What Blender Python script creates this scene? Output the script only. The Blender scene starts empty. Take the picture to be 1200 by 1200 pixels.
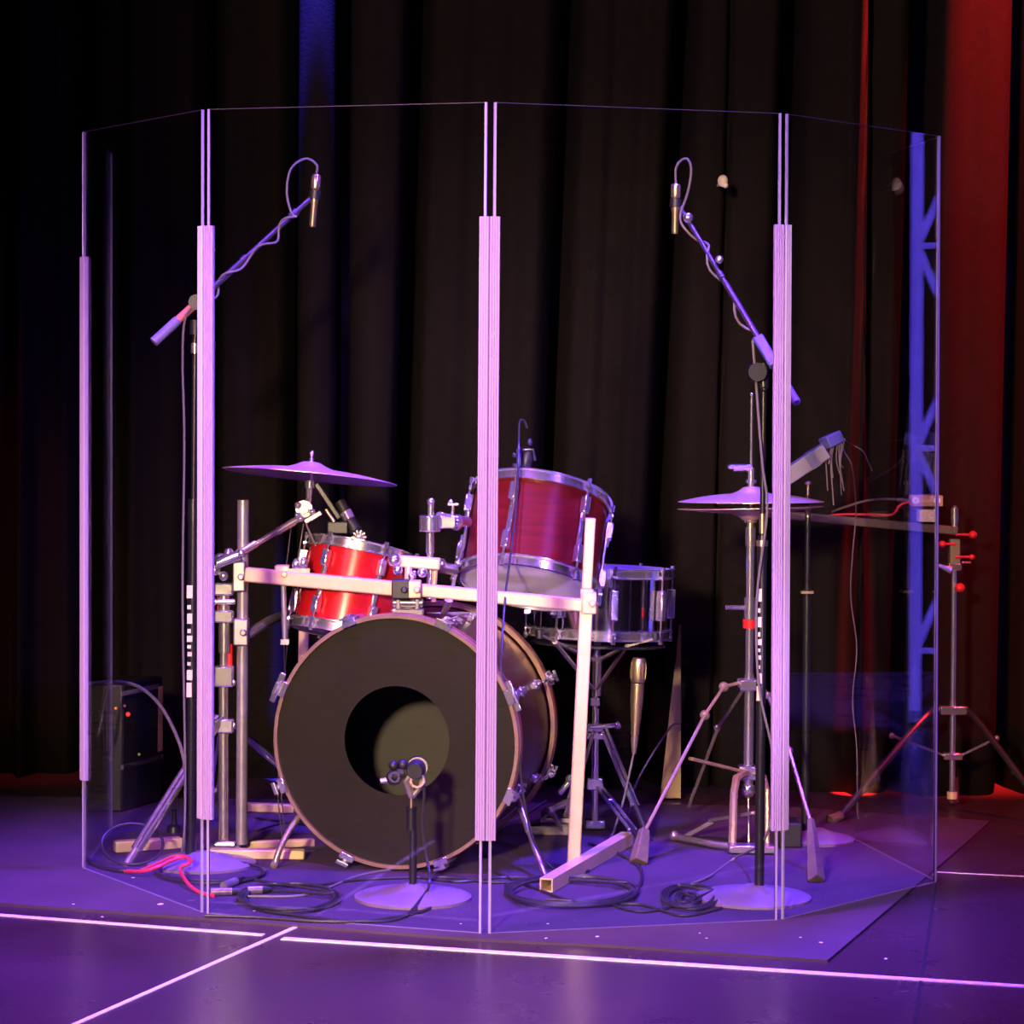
import bpy, math, random
from mathutils import Vector, Matrix
random.seed(4)
SC = bpy.context.scene
COL = SC.collection
V = Vector
# ------------------------------------------------------------------ camera
F = 3050.0; EYE = 1.091; RHO = math.radians(0.5); HY = 460.0
RIGHT = V((math.cos(RHO), 0, math.sin(RHO))); UP = V((-math.sin(RHO), 0, math.cos(RHO)))
CAM = V((0, 0, EYE))
def ray(px, py): return V((0, 1, 0)) + (RIGHT * (px - 600) + UP * (HY - py)) / F
def P(px, py, d):
    r = ray(px, py); return CAM + r * d
def G(px, py, h=0.0):
    r = ray(px, py); return CAM + r * ((h - EYE) / r.z)
def MPX(d): return d / F
cd = bpy.data.cameras.new('camera'); cam = bpy.data.objects.new('camera', cd); COL.objects.link(cam)
cd.sensor_width = 36; cd.sensor_fit = 'HORIZONTAL'; cd.lens = F / 1200 * 36
cd.shift_y = -(600 - HY) / 1200; cd.clip_start = 0.05; cd.clip_end = 60
M = Matrix.Identity(4)
for i in range(3):
    M[i][0] = RIGHT[i]; M[i][1] = UP[i]; M[i][2] = (0, -1, 0)[i]; M[i][3] = CAM[i]
cam.matrix_world = M; SC.camera = cam
# ------------------------------------------------------------------ materials
def mat(name, col, rough=.5, metal=0., noise=None, bump=None, spec=.5, coat=0., sheen=0., col2=None, trans=0.):
    m = bpy.data.materials.new(name); m.use_nodes = True
    nt = m.node_tree; b = nt.nodes['Principled BSDF']
    b.inputs['Base Color'].default_value = (*col, 1); b.inputs['Roughness'].default_value = rough
    b.inputs['Metallic'].default_value = metal; b.inputs['Specular IOR Level'].default_value = spec
    b.inputs['Coat Weight'].default_value = coat; b.inputs['Sheen Weight'].default_value = sheen
    b.inputs['Transmission Weight'].default_value = trans
    tc = nt.nodes.new('ShaderNodeTexCoord')
    if noise:
        n = nt.nodes.new('ShaderNodeTexNoise'); n.inputs['Scale'].default_value = noise; n.inputs['Detail'].default_value = 5
        nt.links.new(tc.outputs['Object'], n.inputs['Vector'])
        r = nt.nodes.new('ShaderNodeValToRGB'); r.color_ramp.elements[0].position = .3; r.color_ramp.elements[1].position = .7
        c2 = col2 or tuple(c * .75 for c in col)
        r.color_ramp.elements[0].color = (*c2, 1); r.color_ramp.elements[1].color = (*col, 1)
        nt.links.new(n.outputs['Fac'], r.inputs['Fac']); nt.links.new(r.outputs['Color'], b.inputs['Base Color'])
    if bump:
        n2 = nt.nodes.new('ShaderNodeTexNoise'); n2.inputs['Scale'].default_value = bump[0]; n2.inputs['Detail'].default_value = 4
        nt.links.new(tc.outputs['Object'], n2.inputs['Vector'])
        bp = nt.nodes.new('ShaderNodeBump'); bp.inputs['Strength'].default_value = bump[1]; bp.inputs['Distance'].default_value = .002
        nt.links.new(n2.outputs['Fac'], bp.inputs['Height']); nt.links.new(bp.outputs['Normal'], b.inputs['Normal'])
    return m
CHROME = mat('chrome', (.95, .92, .92), .17, .93, bump=(40, .15))
CHROMES = mat('polished_chrome', (.85, .83, .84), .1, 1., bump=(12, .12))
CHROME2 = mat('worn_chrome', (.78, .7, .6), .25, .88, noise=60, bump=(60, .2))
ALU = mat('cream_aluminium', (.72, .56, .30), .4, .2, noise=25, col2=(.64, .49, .26))
ALUG = mat('grey_aluminium', (.40, .37, .36), .36, .6, noise=25)
BLK = mat('black_metal', (.012, .012, .013), .3, 0., bump=(80, .05))
BLKP = mat('black_plastic', (.015, .015, .016), .45)
RUB = mat('rubber', (.16, .12, .07), .7, noise=80)
CABLE = mat('cable_rubber', (.025, .024, .028), .38)
CABLEG = mat('grey_cable_rubber', (.16, .14, .13), .45)
REDC = mat('red_cable_rubber', (.75, .04, .07), .4)
REDP = mat('red_plastic', (.75, .02, .02), .35)
HEADB = mat('black_drum_head', (.0145, .0118, .0065), .5, noise=6, col2=(.012, .0098, .0055), bump=(7, .1), spec=.15)
HEADW = mat('coated_drum_head', (.85, .8, .88), .5, noise=14)
HEADC = mat('clear_drum_head', (.05, .05, .045), .5, noise=5, col2=(.042, .042, .038), spec=.2)
SHRED = mat('red_lacquer', (.62, .012, .02), .22, .25, coat=.6)
def wood(name, c1, c2):
    m = mat(name, c1, .34, .0, coat=.03, spec=.22); nt = m.node_tree; b = nt.nodes['Principled BSDF']
    tc = nt.nodes.new('ShaderNodeTexCoord'); mp = nt.nodes.new('ShaderNodeMapping'); mp.inputs['Scale'].default_value = (3, 3, 30)
    w = nt.nodes.new('ShaderNodeTexNoise'); w.inputs['Scale'].default_value = 3; w.inputs['Detail'].default_value = 6
    r = nt.nodes.new('ShaderNodeValToRGB'); r.color_ramp.elements[0].color = (*c2, 1); r.color_ramp.elements[1].color = (*c1, 1)
    r.color_ramp.elements[0].position = .3; r.color_ramp.elements[1].position = .7
    nt.links.new(tc.outputs['Object'], mp.inputs['Vector']); nt.links.new(mp.outputs['Vector'], w.inputs['Vector'])
    nt.links.new(w.outputs['Fac'], r.inputs['Fac']); nt.links.new(r.outputs['Color'], b.inputs['Base Color'])
    return m
SHWOOD = wood('dark_red_wood', (.14, .008, .009), (.085, .005, .007))
SHKICK = wood('deep_burgundy_wood', (.06, .004, .007), (.035, .003, .005))
HOOPW = mat('satin_hoop', (.34, .22, .14), .3, .4, noise=30)
INLAY = mat('dark_inlay', (.22, .03, .02), .35, .1)
BRONZE = mat('bronze_cymbal', (.92, .62, .55), .4, .6, bump=(150, .15))
GOLDM = mat('brass_mic', (.6, .48, .28), .32, .9)
BRASS = mat('brassy_metal', (.8, .68, .45), .25, .9)
PLAST = mat('frosted_hinge_plastic', (.33, .225, .40), .4)
EDGE = mat('polished_acrylic_edge', (.30, .25, .40), .3)  # pale tint stands in for light piped out of the panel edges
TANW = mat('pale_tan_wedge', (.36, .26, .10), .7, noise=20)
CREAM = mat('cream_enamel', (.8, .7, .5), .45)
GREYB = mat('grey_bar_metal', (.16, .145, .16), .5, .2)
WIRE = mat('thin_grey_strands', (.18, .14, .13), .5)
TRUSS = mat('truss_aluminium', (.75, .75, .78), .42, .5)
CASE = mat('black_case', (.018, .017, .02), .35, noise=20)
CLOTH = mat('black_velour', (.0105, .0078, .0072), .95, noise=40, col2=(.008, .0058, .0055), bump=(120, .3), spec=.08)
WALLM = mat('dark_wall', (.01, .01, .01), .9, noise=5)
TAPE = mat('white_floor_strip', (.95, .9, .92), .5, noise=50)
BASEM = mat('grey_iron_base', (.24, .17, .24), .38, noise=30, bump=(60, .1))
LINT = mat('white_lint', (.8, .78, .75), .9)
def emis(name, c, s):
    m = bpy.data.materials.new(name); m.use_nodes = True; b = m.node_tree.nodes['Principled BSDF']
    b.inputs['Base Color'].default_value = (.02, .02, .02, 1)
    b.inputs['Emission Color'].default_value = (*c, 1); b.inputs['Emission Strength'].default_value = s; return m
def floor_mat():
    m = mat('stage_deck', (.055, .03, .042), .34, noise=2.5, col2=(.038, .02, .03), bump=(35, .03)); nt = m.node_tree
    b = nt.nodes['Principled BSDF']; tc = nt.nodes.new('ShaderNodeTexCoord')
    n = nt.nodes.new('ShaderNodeTexNoise'); n.inputs['Scale'].default_value = 6; n.inputs['Detail'].default_value = 6
    r = nt.nodes.new('ShaderNodeMapRange'); r.inputs['To Min'].default_value = .25; r.inputs['To Max'].default_value = .31
    nt.links.new(tc.outputs['Object'], n.inputs['Vector']); nt.links.new(n.outputs['Fac'], r.inputs['Value']); nt.links.new(r.outputs['Result'], b.inputs['Roughness'])
    return m
FLOOR = floor_mat()
CARPET = mat('dark_carpet', (.075, .05, .072), .9, noise=5, col2=(.056, .037, .055), bump=(260, .9), spec=.2)
def acrylic():
    m = bpy.data.materials.new('clear_acrylic'); m.use_nodes = True; nt = m.node_tree
    for n in list(nt.nodes): nt.nodes.remove(n)
    o = nt.nodes.new('ShaderNodeOutputMaterial'); mx = nt.nodes.new('ShaderNodeMixShader'); fr = nt.nodes.new('ShaderNodeFresnel')
    ge = nt.nodes.new('ShaderNodeNewGeometry'); mr_ = nt.nodes.new('ShaderNodeMapRange')
    mr_.inputs['To Min'].default_value = 1.49; mr_.inputs['To Max'].default_value = 1 / 1.49
    nt.links.new(ge.outputs['Backfacing'], mr_.inputs['Value']); nt.links.new(mr_.outputs['Result'], fr.inputs['IOR'])
    t = nt.nodes.new('ShaderNodeBsdfTransparent'); t.inputs['Color'].default_value = (.985, .98, .99, 1)
    g = nt.nodes.new('ShaderNodeBsdfGlossy'); g.inputs['Roughness'].default_value = .012
    nt.links.new(fr.outputs[0], mx.inputs[0]); nt.links.new(t.outputs[0], mx.inputs[1]); nt.links.new(g.outputs[0], mx.inputs[2]); nt.links.new(mx.outputs[0], o.inputs[0])
    return m
ACRYL = acrylic()
# ------------------------------------------------------------------ mesh helpers
ORG = {}
def frame(z, hint=V((0, 0, 1))):
    z = z.normalized(); x = hint.cross(z)
    if x.length < 1e-4: x = V((1, 0, 0)).cross(z)
    x.normalize(); return x, z.cross(x), z
def catmull(pts, sub=8, closed=False):
    out = []; n = len(pts); rng = range(n) if closed else range(n - 1)
    for i in rng:
        if closed: a, b, c, d = pts[(i - 1) % n], pts[i], pts[(i + 1) % n], pts[(i + 2) % n]
        else: a, b, c, d = pts[max(i - 1, 0)], pts[i], pts[i + 1], pts[min(i + 2, n - 1)]
        for k in range(sub):
            t = k / sub
            out.append(.5 * ((2 * b) + (c - a) * t + (2 * a - 5 * b + 4 * c - d) * t * t + (3 * b - a - 3 * c + d) * t ** 3))
    if not closed: out.append(pts[-1].copy())
    return out
class MB:
    def __init__(s): s.v = []; s.f = []; s.m = []; s.cur = 0
    def face(s, f): s.f.append(f); s.m.append(s.cur)
    def box(s, c, size, ax=None):
        ax = ax or (V((1, 0, 0)), V((0, 1, 0)), V((0, 0, 1))); n = len(s.v)
        for i in (-1, 1):
            for j in (-1, 1):
                for k in (-1, 1):
                    s.v.append(c + ax[0] * (i * size[0] / 2) + ax[1] * (j * size[1] / 2) + ax[2] * (k * size[2] / 2))
        for f in ((0, 1, 3, 2), (4, 6, 7, 5), (0, 4, 5, 1), (2, 3, 7, 6), (0, 2, 6, 4), (1, 5, 7, 3)): s.face([n + q for q in f])
        return s
    def beam(s, a, b, w, h, hint=V((0, 0, 1))):
        x, y, z = frame(b - a, hint); return s.box((a + b) / 2, (w, h, (b - a).length), (x, y, z))
    def hollow_beam(s, a, b, w, t, hint=V((0, 0, 1))):
        x, y, z = frame(b - a, hint); o = w / 2 - t / 2
        for dx, dy, ww, hh in ((-o, 0, t, w), (o, 0, t, w), (0, o, w - 2 * t, t), (0, -o, w - 2 * t, t)):
            s.box((a + b) / 2 + x * dx + y * dy, (ww, hh, (b - a).length), (x, y, z))
        return s
    def tube(s, pts, r, n=10, closed=False):
        N = len(pts); rs = r if isinstance(r, (list, tuple)) else [r] * N; base = len(s.v); x = None
        for i, p in enumerate(pts):
            if closed: t = pts[(i + 1) % N] - pts[i - 1]
            else: t = pts[min(i + 1, N - 1)] - pts[max(i - 1, 0)]
            if t.length < 1e-9: t = V((0, 0, 1))
            t.normalize()
            if x is None: x, y, _ = frame(t)
            else:
                x = x - t * x.dot(t)
                if x.length < 1e-6: x, y, _ = frame(t)
                x.normalize(); y = t.cross(x)
            for k in range(n):
                a = 2 * math.pi * k / n; s.v.append(p + (x * math.cos(a) + y * math.sin(a)) * rs[i])
        for i in range(N if closed else N - 1):
            j = (i + 1) % N
            for k in range(n):
                l = (k + 1) % n; s.face([base + i * n + k, base + i * n + l, base + j * n + l, base + j * n + k])
        if not closed:
            s.face([base + k for k in range(n)][::-1]); s.face([base + (N - 1) * n + k for k in range(n)])
        return s
    def cyl(s, a, b, r, r2=None, n=16): return s.tube([a, b], [r, r if r2 is None else r2], n)
    def lathe(s, prof, o, ax, n=48, hint=V((0, 0, 1)), closed=False):
        x, y, z = frame(ax, hint); base = len(s.v); N = len(prof)
        for r, h in prof:
            for k in range(n):
                a = 2 * math.pi * k / n; s.v.append(o + z * h + (x * math.cos(a) + y * math.sin(a)) * max(r, 1e-5))
        for i in range(N if closed else N - 1):
            j = (i + 1) % N
            for k in range(n):
                l = (k + 1) % n; s.face([base + i * n + k, base + i * n + l, base + j * n + l, base + j * n + k])
        return s
    def ball(s, c, r, n=14, sq=1.0, ax=V((0, 0, 1))):
        return s.lathe([(r * math.sin(math.pi * i / 8), -r * sq * math.cos(math.pi * i / 8)) for i in range(9)], c, ax, n)
    def ring(s, c, ax, R, w, h, n=64):
        """rectangular-section ring"""
        return s.lathe([(R, -h / 2), (R + w, -h / 2), (R + w, h / 2), (R, h / 2)], c, ax, n, closed=True)
    def grid(s, rows):
        base = len(s.v); nr = len(rows); nc = len(rows[0])
        for r in rows: s.v.extend(r)
        for i in range(nr - 1):
            for j in range(nc - 1): s.face([base + i * nc + j, base + i * nc + j + 1, base + (i + 1) * nc + j + 1, base + (i + 1) * nc + j])
        return s
    def build(s, name, m, parent=None, bevel=0., smooth=35, weld=False):
        o0 = ORG[parent.name] if parent is not None else V((0, 0, 0))
        org = o0
        if parent is None:
            mn = V([min(v[i] for v in s.v) for i in range(3)]); mx = V([max(v[i] for v in s.v) for i in range(3)])
            org = V(((mn.x + mx.x) / 2, (mn.y + mx.y) / 2, mn.z))
        me = bpy.data.meshes.new(name); me.from_pydata([tuple(v - org) for v in s.v], [], s.f)
        for q in (m if isinstance(m, (list, tuple)) else [m]): me.materials.append(q)
        me.polygons.foreach_set('material_index', s.m)
        import bmesh
        bm = bmesh.new(); bm.from_mesh(me); bmesh.ops.recalc_face_normals(bm, faces=bm.faces); bm.to_mesh(me); bm.free()
        me.polygons.foreach_set('use_smooth', [True] * len(me.polygons)); me.set_sharp_from_angle(angle=math.radians(smooth)); me.update()
        o = bpy.data.objects.new(name, me); COL.objects.link(o)
        if parent is not None: o.parent = parent; ORG[o.name] = o0
        else: o.location = org; ORG[o.name] = org
        if bevel:
            b = o.modifiers.new('bevel', 'BEVEL'); b.width = bevel; b.segments = 2; b.limit_method = 'ANGLE'; b.angle_limit = math.radians(40)
        return o
def tag(o, label, cat, group=None):
    o['label'] = label; o['category'] = cat
    if group: o['group'] = group
    return o
def struct(o, label=None):
    o['kind'] = 'structure'
    if label: o['label'] = label
    return o
def thing(name, loc, label, cat, group=None):
    e = bpy.data.objects.new(name, None); e.empty_display_size = .05; e.location = loc; COL.objects.link(e); ORG[e.name] = V(loc)
    return tag(e, label, cat, group)
def fl(p): return V((p.x, p.y, 0))
Z = V((0, 0, 1))
# ------------------------------------------------------------------ setting
FZ = -0.006
b = MB(); b.box(V((0, 4.2, FZ - .05)), (11, 7.4, .1)); struct(b.build('floor', FLOOR))
def strip(nm, a, c, w, z=FZ, t=.0015, m=TAPE):
    a = G(*a, z); c = G(*c, z); b = MB(); b.beam(a + Z * t / 2, c + Z * t / 2, w, t)
    return struct(b.build(nm, m))
strip('trim_1', (-60, 1068), (309, 1096), .017)
strip('trim_2', (331, 1100), (1260, 1160), .021)
strip('trim_3', (60, 1213), (346, 1087), .011)
strip('trim_4', (1098, 1022), (1240, 1029), .006, t=.0008)
strip('trim_5', (-20, 957), (94, 965), .004, t=.0006, m=EDGE)
DARKS = mat('dark_seam', (.008, .008, .01), .6)
strip('trim_6', (1097, 1037), (1069, 1215), .006, t=.0008, m=DARKS)
# carpet mat
mp = [G(-260, 1040, 0), G(0, 1058, 0), G(300, 1080, 0), G(560, 1100, 0), G(730, 1108, 0), G(970, 1125, 0), G(1130, 989, 0), G(1160, 962, 0), G(900, 944, 0), G(600, 940, 0), G(-240, 930, 0)]
rows_t = [V((p.x, p.y, 0)) for p in mp]; b = MB(); n = len(mp)
b.v = [V((p.x, p.y, 0)) for p in mp] + [V((p.x, p.y, FZ)) for p in mp]
b.f = [list(range(n)), list(range(n, 2 * n))[::-1]] + [[i, i + n, (i + 1) % n + n, (i + 1) % n] for i in range(n)]; b.m = [0] * len(b.f)
tag(b.build('stage_carpet', CARPET), 'dark carpet mat under the drum kit, its corner showing at front right', 'carpet')
# back wall and curtains
def cy(x): return 7.28 - .09 * x
b = MB(); b.beam(V((-5.5, cy(-5.5) + .55, 2.2)), V((5.5, cy(5.5) + .55, 2.2)), .1, 4.6); 
w = MB(); w.box(V((0, 7.85, 2.2)), (11, .1, 4.5)); struct(w.build('wall_back', WALLM))
def cx(px, d=7.25): return (px - 600) / F * d
# boundaries: x at z=2.2 and at z=0
gaps = [(-3.6, -3.6), (-2.6, -2.6), (-1.75, -1.75), (cx(80), cx(92)), (cx(232), cx(240)), (cx(342), cx(345)), (cx(402), cx(404)), (cx(482), cx(462)),
        (cx(662), cx(634)), (cx(799), cx(757)), (cx(925), cx(905)), (cx(1074), cx(1055)), (cx(1190), cx(1180)), (1.85, 1.85), (2.6, 2.6)]
cl = ['black curtain drop left of the picture edge, second from the left', 'black curtain drop just past the left picture edge',
      'black curtain with a faint red fold at the left picture edge', 'black curtain behind the leftmost panel of the shield', 'black curtain between the first panel and the blue-lit fold',
      'narrow bulging curtain fold lit blue at its top', 'black curtain just right of the blue-lit fold', 'black curtain hanging behind the bass drum and centre hinge',
      'black curtain behind the tall-mounted tom, right of the centre hinge', 'black curtain behind the snare and right overhead microphone', 'black curtain with a thin red-lit fold behind the right shield panel',
      'curtain glowing deep red at the top right, left of the last one in frame', 'dark curtain at the right picture edge, faintly red', 'black curtain drop just past the right picture edge',
      'black curtain drop out of frame at right, second from the side', 'black curtain drop far out at the right side']
for i in range(len(gaps) - 1):
    (t0, b0), (t1, b1) = gaps[i], gaps[i + 1]
    b = MB(); rows = []; W = max(t1 - t0, .05); nf = max(1, round(W / .2)); seed = random.random() * 6
    narrow = W < .2
    nc = int(W / .0085) + 6; nz = 26
    for zi in range(nz):
        z = -.008 + zi / (nz - 1) * 4.4; k = z / 2.2; xa = b0 + (t0 - b0) * k; xb = b1 + (t1 - b1) * k; r = []
        for c in range(nc):
            u = c / (nc - 1); x = xa + .011 + (xb - xa - .022) * u
            e = min(u, 1 - u) * W
            back = .16 * math.exp(-(e / (.008 if narrow else .022)) ** 1.5)
            if narrow: off = -.20 - .05 * math.sin(math.pi * u)
            else:
                off = -.011 * math.sin(u * nf * 2 * math.pi + seed + .25 * math.sin(z * 1.3 + seed)) - .0045 * math.sin(u * nf * 5.3 * math.pi + seed * 2 + z * .3)
                if i == 10: off *= .35
                if i == 10: off -= .13 * math.exp(-((x - cx(1012, 7.06)) / .012) ** 2)
                if i == 3: off -= .06 * math.exp(-((x - cx(150)) / .03) ** 2)
                if i == 2: off -= .09 * math.exp(-((x - cx(19)) / .02) ** 2)
                if i == 11: off -= .10 * (1 - u)
                if i == 9: off += .10 * math.exp(-((x - cx(853 - 14 * (1 - k))) / .006) ** 2)
            r.append(V((x, cy(x) + off + back + .02 * math.sin(z * .9 + seed), z)))
        rows.append(r)
    b.grid(rows); o = b.build('stage_curtain', CLOTH, smooth=180)
    o.modifiers.new('thick', 'SOLIDIFY').thickness = .004
    tag(o, cl[i], 'curtain', 'black stage curtains')
# added pale bead at the curtain seam, stands in for a dot of light
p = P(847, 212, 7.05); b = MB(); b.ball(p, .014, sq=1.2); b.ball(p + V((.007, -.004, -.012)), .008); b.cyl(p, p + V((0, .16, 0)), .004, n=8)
tag(b.build('light_dot_bead', CREAM), 'small pale bead standing in for a dot of light, right of the right overhead microphone', 'light dot')
# tan wedge: slab standing in for a paler flare of the curtain
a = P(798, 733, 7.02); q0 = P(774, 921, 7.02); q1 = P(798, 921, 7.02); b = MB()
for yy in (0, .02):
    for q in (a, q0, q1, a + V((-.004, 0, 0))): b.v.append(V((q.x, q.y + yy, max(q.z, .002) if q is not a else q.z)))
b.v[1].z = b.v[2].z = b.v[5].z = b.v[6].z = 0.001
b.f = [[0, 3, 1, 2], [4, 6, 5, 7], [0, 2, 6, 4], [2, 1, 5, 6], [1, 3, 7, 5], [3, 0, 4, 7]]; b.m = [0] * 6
tag(b.build('curtain_flare_wedge', TANW), 'tall narrow tan wedge standing in for a pale curtain flare between snare and hi-hat stand', 'wedge')
# ------------------------------------------------------------------ drum shield
H = [('L3', (131, 178), (131, 972)), ('L2', (97, 155), (97, 1017)), ('L1', (240, 128), (239, 1070)), ('C', (575, 120), (568, 1094)), ('R1', (919, 131), (914, 1078)), ('R2', (1100, 160), (1098, 1033)), ('R3', (1026, 178), (1001, 983))]
HP = {}
for k, t, bt in H:
    g = G(*bt, 0.0); HP[k] = (g, P(t[0], t[1], g.y))
    HP[k][1].z = 1.676
HP['R2'] = (HP['R2'][0], HP['R2'][0] + (HP['R1'][1] - HP['R1'][0]))
rt = thing('drum_shield', HP['C'][0], 'six-panel clear acrylic drum shield with frosted hinges around the drum kit', 'drum shield')
mat_rim = mat("acrylic_rim_dim", (.03, .022, .035), .4); mat_rim2 = mat("acrylic_rim_lit", (.2, .16, .22), .4)  # one acrylic in two tones: dim upper and lit lower rim painted in
def panel(k0, k1):
    a, at = HP[k0]; c, ct = HP[k1]; t = .0045
    d = (c - a).normalized(); g = .007
    a2, at2, c2, ct2 = a + d * g, at + d * g, c - d * g, ct - d * g
    nrm = d.cross(Z).normalized() * t / 2
    ew = .005
    b = MB()
    def slab(p, q, qt, pt):
        n = len(b.v)
        for w in (p, q, qt, pt): b.v.append(w - nrm)
        for w in (p, q, qt, pt): b.v.append(w + nrm)
        for f in ((0, 1, 2, 3), (7, 6, 5, 4), (0, 4, 5, 1), (1, 5, 6, 2), (2, 6, 7, 3), (3, 7, 4, 0)): b.face([n + i for i in f])
    slab(a2 + d * ew, c2 - d * ew, ct2 - d * ew, at2 + d * ew)
    b.build('clear_panel', ACRYL, rt, smooth=10)
    for (p, pt, s) in ((a2, at2, 1), (c2, ct2, -1)):
        if (k0 == 'L3' and s == 1): w_ = .0035
        elif (k1 == 'R3' and s == -1): w_ = .0004
        else: w_ = ew
        if w_ > .001: b = MB(); slab(p, p + d * s * w_, pt + d * s * w_, pt); b.build('panel_edge', EDGE, rt, smooth=10)
    # thin top and bottom polished edges
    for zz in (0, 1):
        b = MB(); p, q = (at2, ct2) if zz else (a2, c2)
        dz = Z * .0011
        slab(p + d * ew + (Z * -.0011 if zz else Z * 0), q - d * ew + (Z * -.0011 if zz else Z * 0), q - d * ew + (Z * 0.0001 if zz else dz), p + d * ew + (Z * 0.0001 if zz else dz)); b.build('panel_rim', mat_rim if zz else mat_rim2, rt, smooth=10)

ks = [h[0] for h in H]
for k0, k1 in zip(ks, ks[1:]): panel(k0, k1)
def hinge(k, kp, kn, f0, f1, w=.0205):
    a, at = HP[k]; p0 = at + (a - at) * f0; p1 = at + (a - at) * f1
    b = MB()
    for kk in (kp, kn):
        d = (HP[kk][0] - a).normalized(); nrm = V((d.y, -d.x, 0))
        if nrm.y > 0: nrm = -nrm
        if kk in ('L3',): nrm = V((-1, 0, 0))
        if kk in ('R3',): nrm = V((1, 0, 0))
        # ribbed wing: profile of ridges
        prof = []
        N = 12
        for i in range(N + 1):
            u = i / N; prof.append((u * w, .0052 + (.0022 if i % 3 else 0.0)))
        rows = []
        for (q) in (p0, p1):
            r = [q + d * u + nrm * h for u, h in prof] + [q + d * w - nrm * .0045, q - nrm * .0045, q + d * 0 + nrm * prof[0][1]]
            rows.append(r)
        b.grid(rows)
        for r, s in ((rows[0], 1), (rows[1], -1)):
            n = len(b.v); b.v.extend(r[:-1]); b.face(list(range(n, n + len(r) - 1)))
    b.build('hinge_strip', PLAST, rt, smooth=20)
hinge('L2', 'L3', 'L1', .17, .88); hinge('L1', 'L2', 'C', .145, .883); hinge('C', 'L1', 'R1', .1376, .888); hinge('R1', 'C', 'R2', .138, .889)
# ------------------------------------------------------------------ drum builder
def lug_pts(o, ax, R, ang, hint=Z):
    x, y, z = frame(ax, hint); return x * math.cos(ang) + y * math.sin(ang)
def make_drum(name, label, cat, bot, top, R, shell_m, nl, head_top, head_bot, ph=0., hoopm=CHROME, lugw=.018, full_lug=False):
    ax = (top - bot); Hh = ax.length; ax.normalize()
    t = thing(name, bot, label, cat)
    b = MB(); b.lathe([(R - .008, .0), (R, .0), (R, Hh), (R - .008, Hh)], bot, ax, 72, closed=True); b.build('shell', shell_m, t)
    b = MB(); b.lathe([(0.0, Hh + .004), (R * .6, Hh + .004), (R + .002, Hh + .003), (R + .004, Hh - .012)], bot, ax, 72); b.build('batter_head', head_top, t)
    b = MB(); b.lathe([(0.0, -.004), (R * .6, -.004), (R + .002, -.003), (R + .004, .012)], bot, ax, 72); b.build('resonant_head', head_bot, t)
    for s, h0 in ((1, Hh), (-1, 0.)):
        b = MB(); pr = [(R + .004, -.014), (R + .013, -.014), (R + .013, -.011), (R + .0065, -.009), (R + .0065, .007), (R + .011, .009), (R + .011, .0115), (R + .003, .0115), (R + .003, -.010)]
        b.lathe([(r, h0 + s * h) for r, h in pr], bot, ax, 84, closed=True); b.build('hoop', hoopm, t)
    for i in range(nl):
        a = ph + 2 * math.pi * i / nl; rd = lug_pts(bot, ax, R, a); tn = ax.cross(rd)
        b = MB()
        c = bot + rd * (R + .012)
        if full_lug: b.box(c + ax * Hh / 2, (.020, lugw, Hh * .48), (rd, tn, ax))
        else:
            b.box(c + ax * Hh * .78, (.020, lugw, Hh * .2), (rd, tn, ax)); b.box(c + ax * Hh * .22, (.020, lugw, Hh * .2), (rd, tn, ax))
            b.box(c + ax * Hh * .5 - rd * .004, (.008, lugw * .75, Hh * .5), (rd, tn, ax))
        b.build('lug', CHROME, t, bevel=.003)
        b = MB(); c2 = bot + rd * (R + .014)
        b.cyl(c2 + ax * (Hh * .6), c2 + ax * (Hh + .010), .003, n=8); b.cyl(c2 + ax * (Hh + .004), c2 + ax * (Hh + .018), .0055, n=8)
        b.cyl(c2 + ax * (Hh * .4), c2 - ax * (.010), .003, n=8); b.cyl(c2 - ax * .004, c2 - ax * .018, .0055, n=8)
        for hh in (Hh - .008, .008): b.box(c2 + ax * hh - rd * .003, (.014, .014, .006), (rd, tn, ax))
        b.build('tension_rod', CHROME, t)
    return t, ax
# ------------------------------------------------------------------ bass drum
KC = P(463, 871, 5.92); yaw = math.radians(13.5); KR = .279
kax = V((math.sin(yaw), math.cos(yaw), 0)); KD = .40
KC.z = .2945
kick = thing('bass_drum', V((KC.x + kax.x * .2, KC.y + kax.y * .2, 0)), 'large bass drum with black front head, round port and burgundy shell on the carpet', 'bass drum')
x_, y_, z_ = frame(-kax)      # outward front axis
kx, ky = x_, y_
if ky.z < 0: kx, ky = -kx, -ky
if kx.x < 0: kx = -kx
b = MB(); b.lathe([(KR - .009, .025), (KR - .002, .025), (KR - .002, KD - .025), (KR - .009, KD - .025)], KC, kax, 96, closed=True); b.build('shell', SHKICK, kick)
for nm, h in (('front_hoop', 0.0), ('rear_hoop', KD)):
    s = 1 if h == 0 else -1
    b = MB(); b.lathe([(KR + .002, h - .004 * s), (KR + .010, h - .004 * s), (KR + .012, h), (KR + .012, h + .036 * s), (KR + .002, h + .036 * s), (KR + .002, h)], KC, kax, 110, closed=True); ho = b.build(nm, HOOPW, kick)
    b = MB(); b.lathe([(KR + .0118, h + .013 * s), (KR + .0128, h + .013 * s), (KR + .0128, h + .024 * s), (KR + .0118, h + .024 * s)], KC, kax, 110, closed=True); b.build('hoop_inlay', INLAY, ho)
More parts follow.
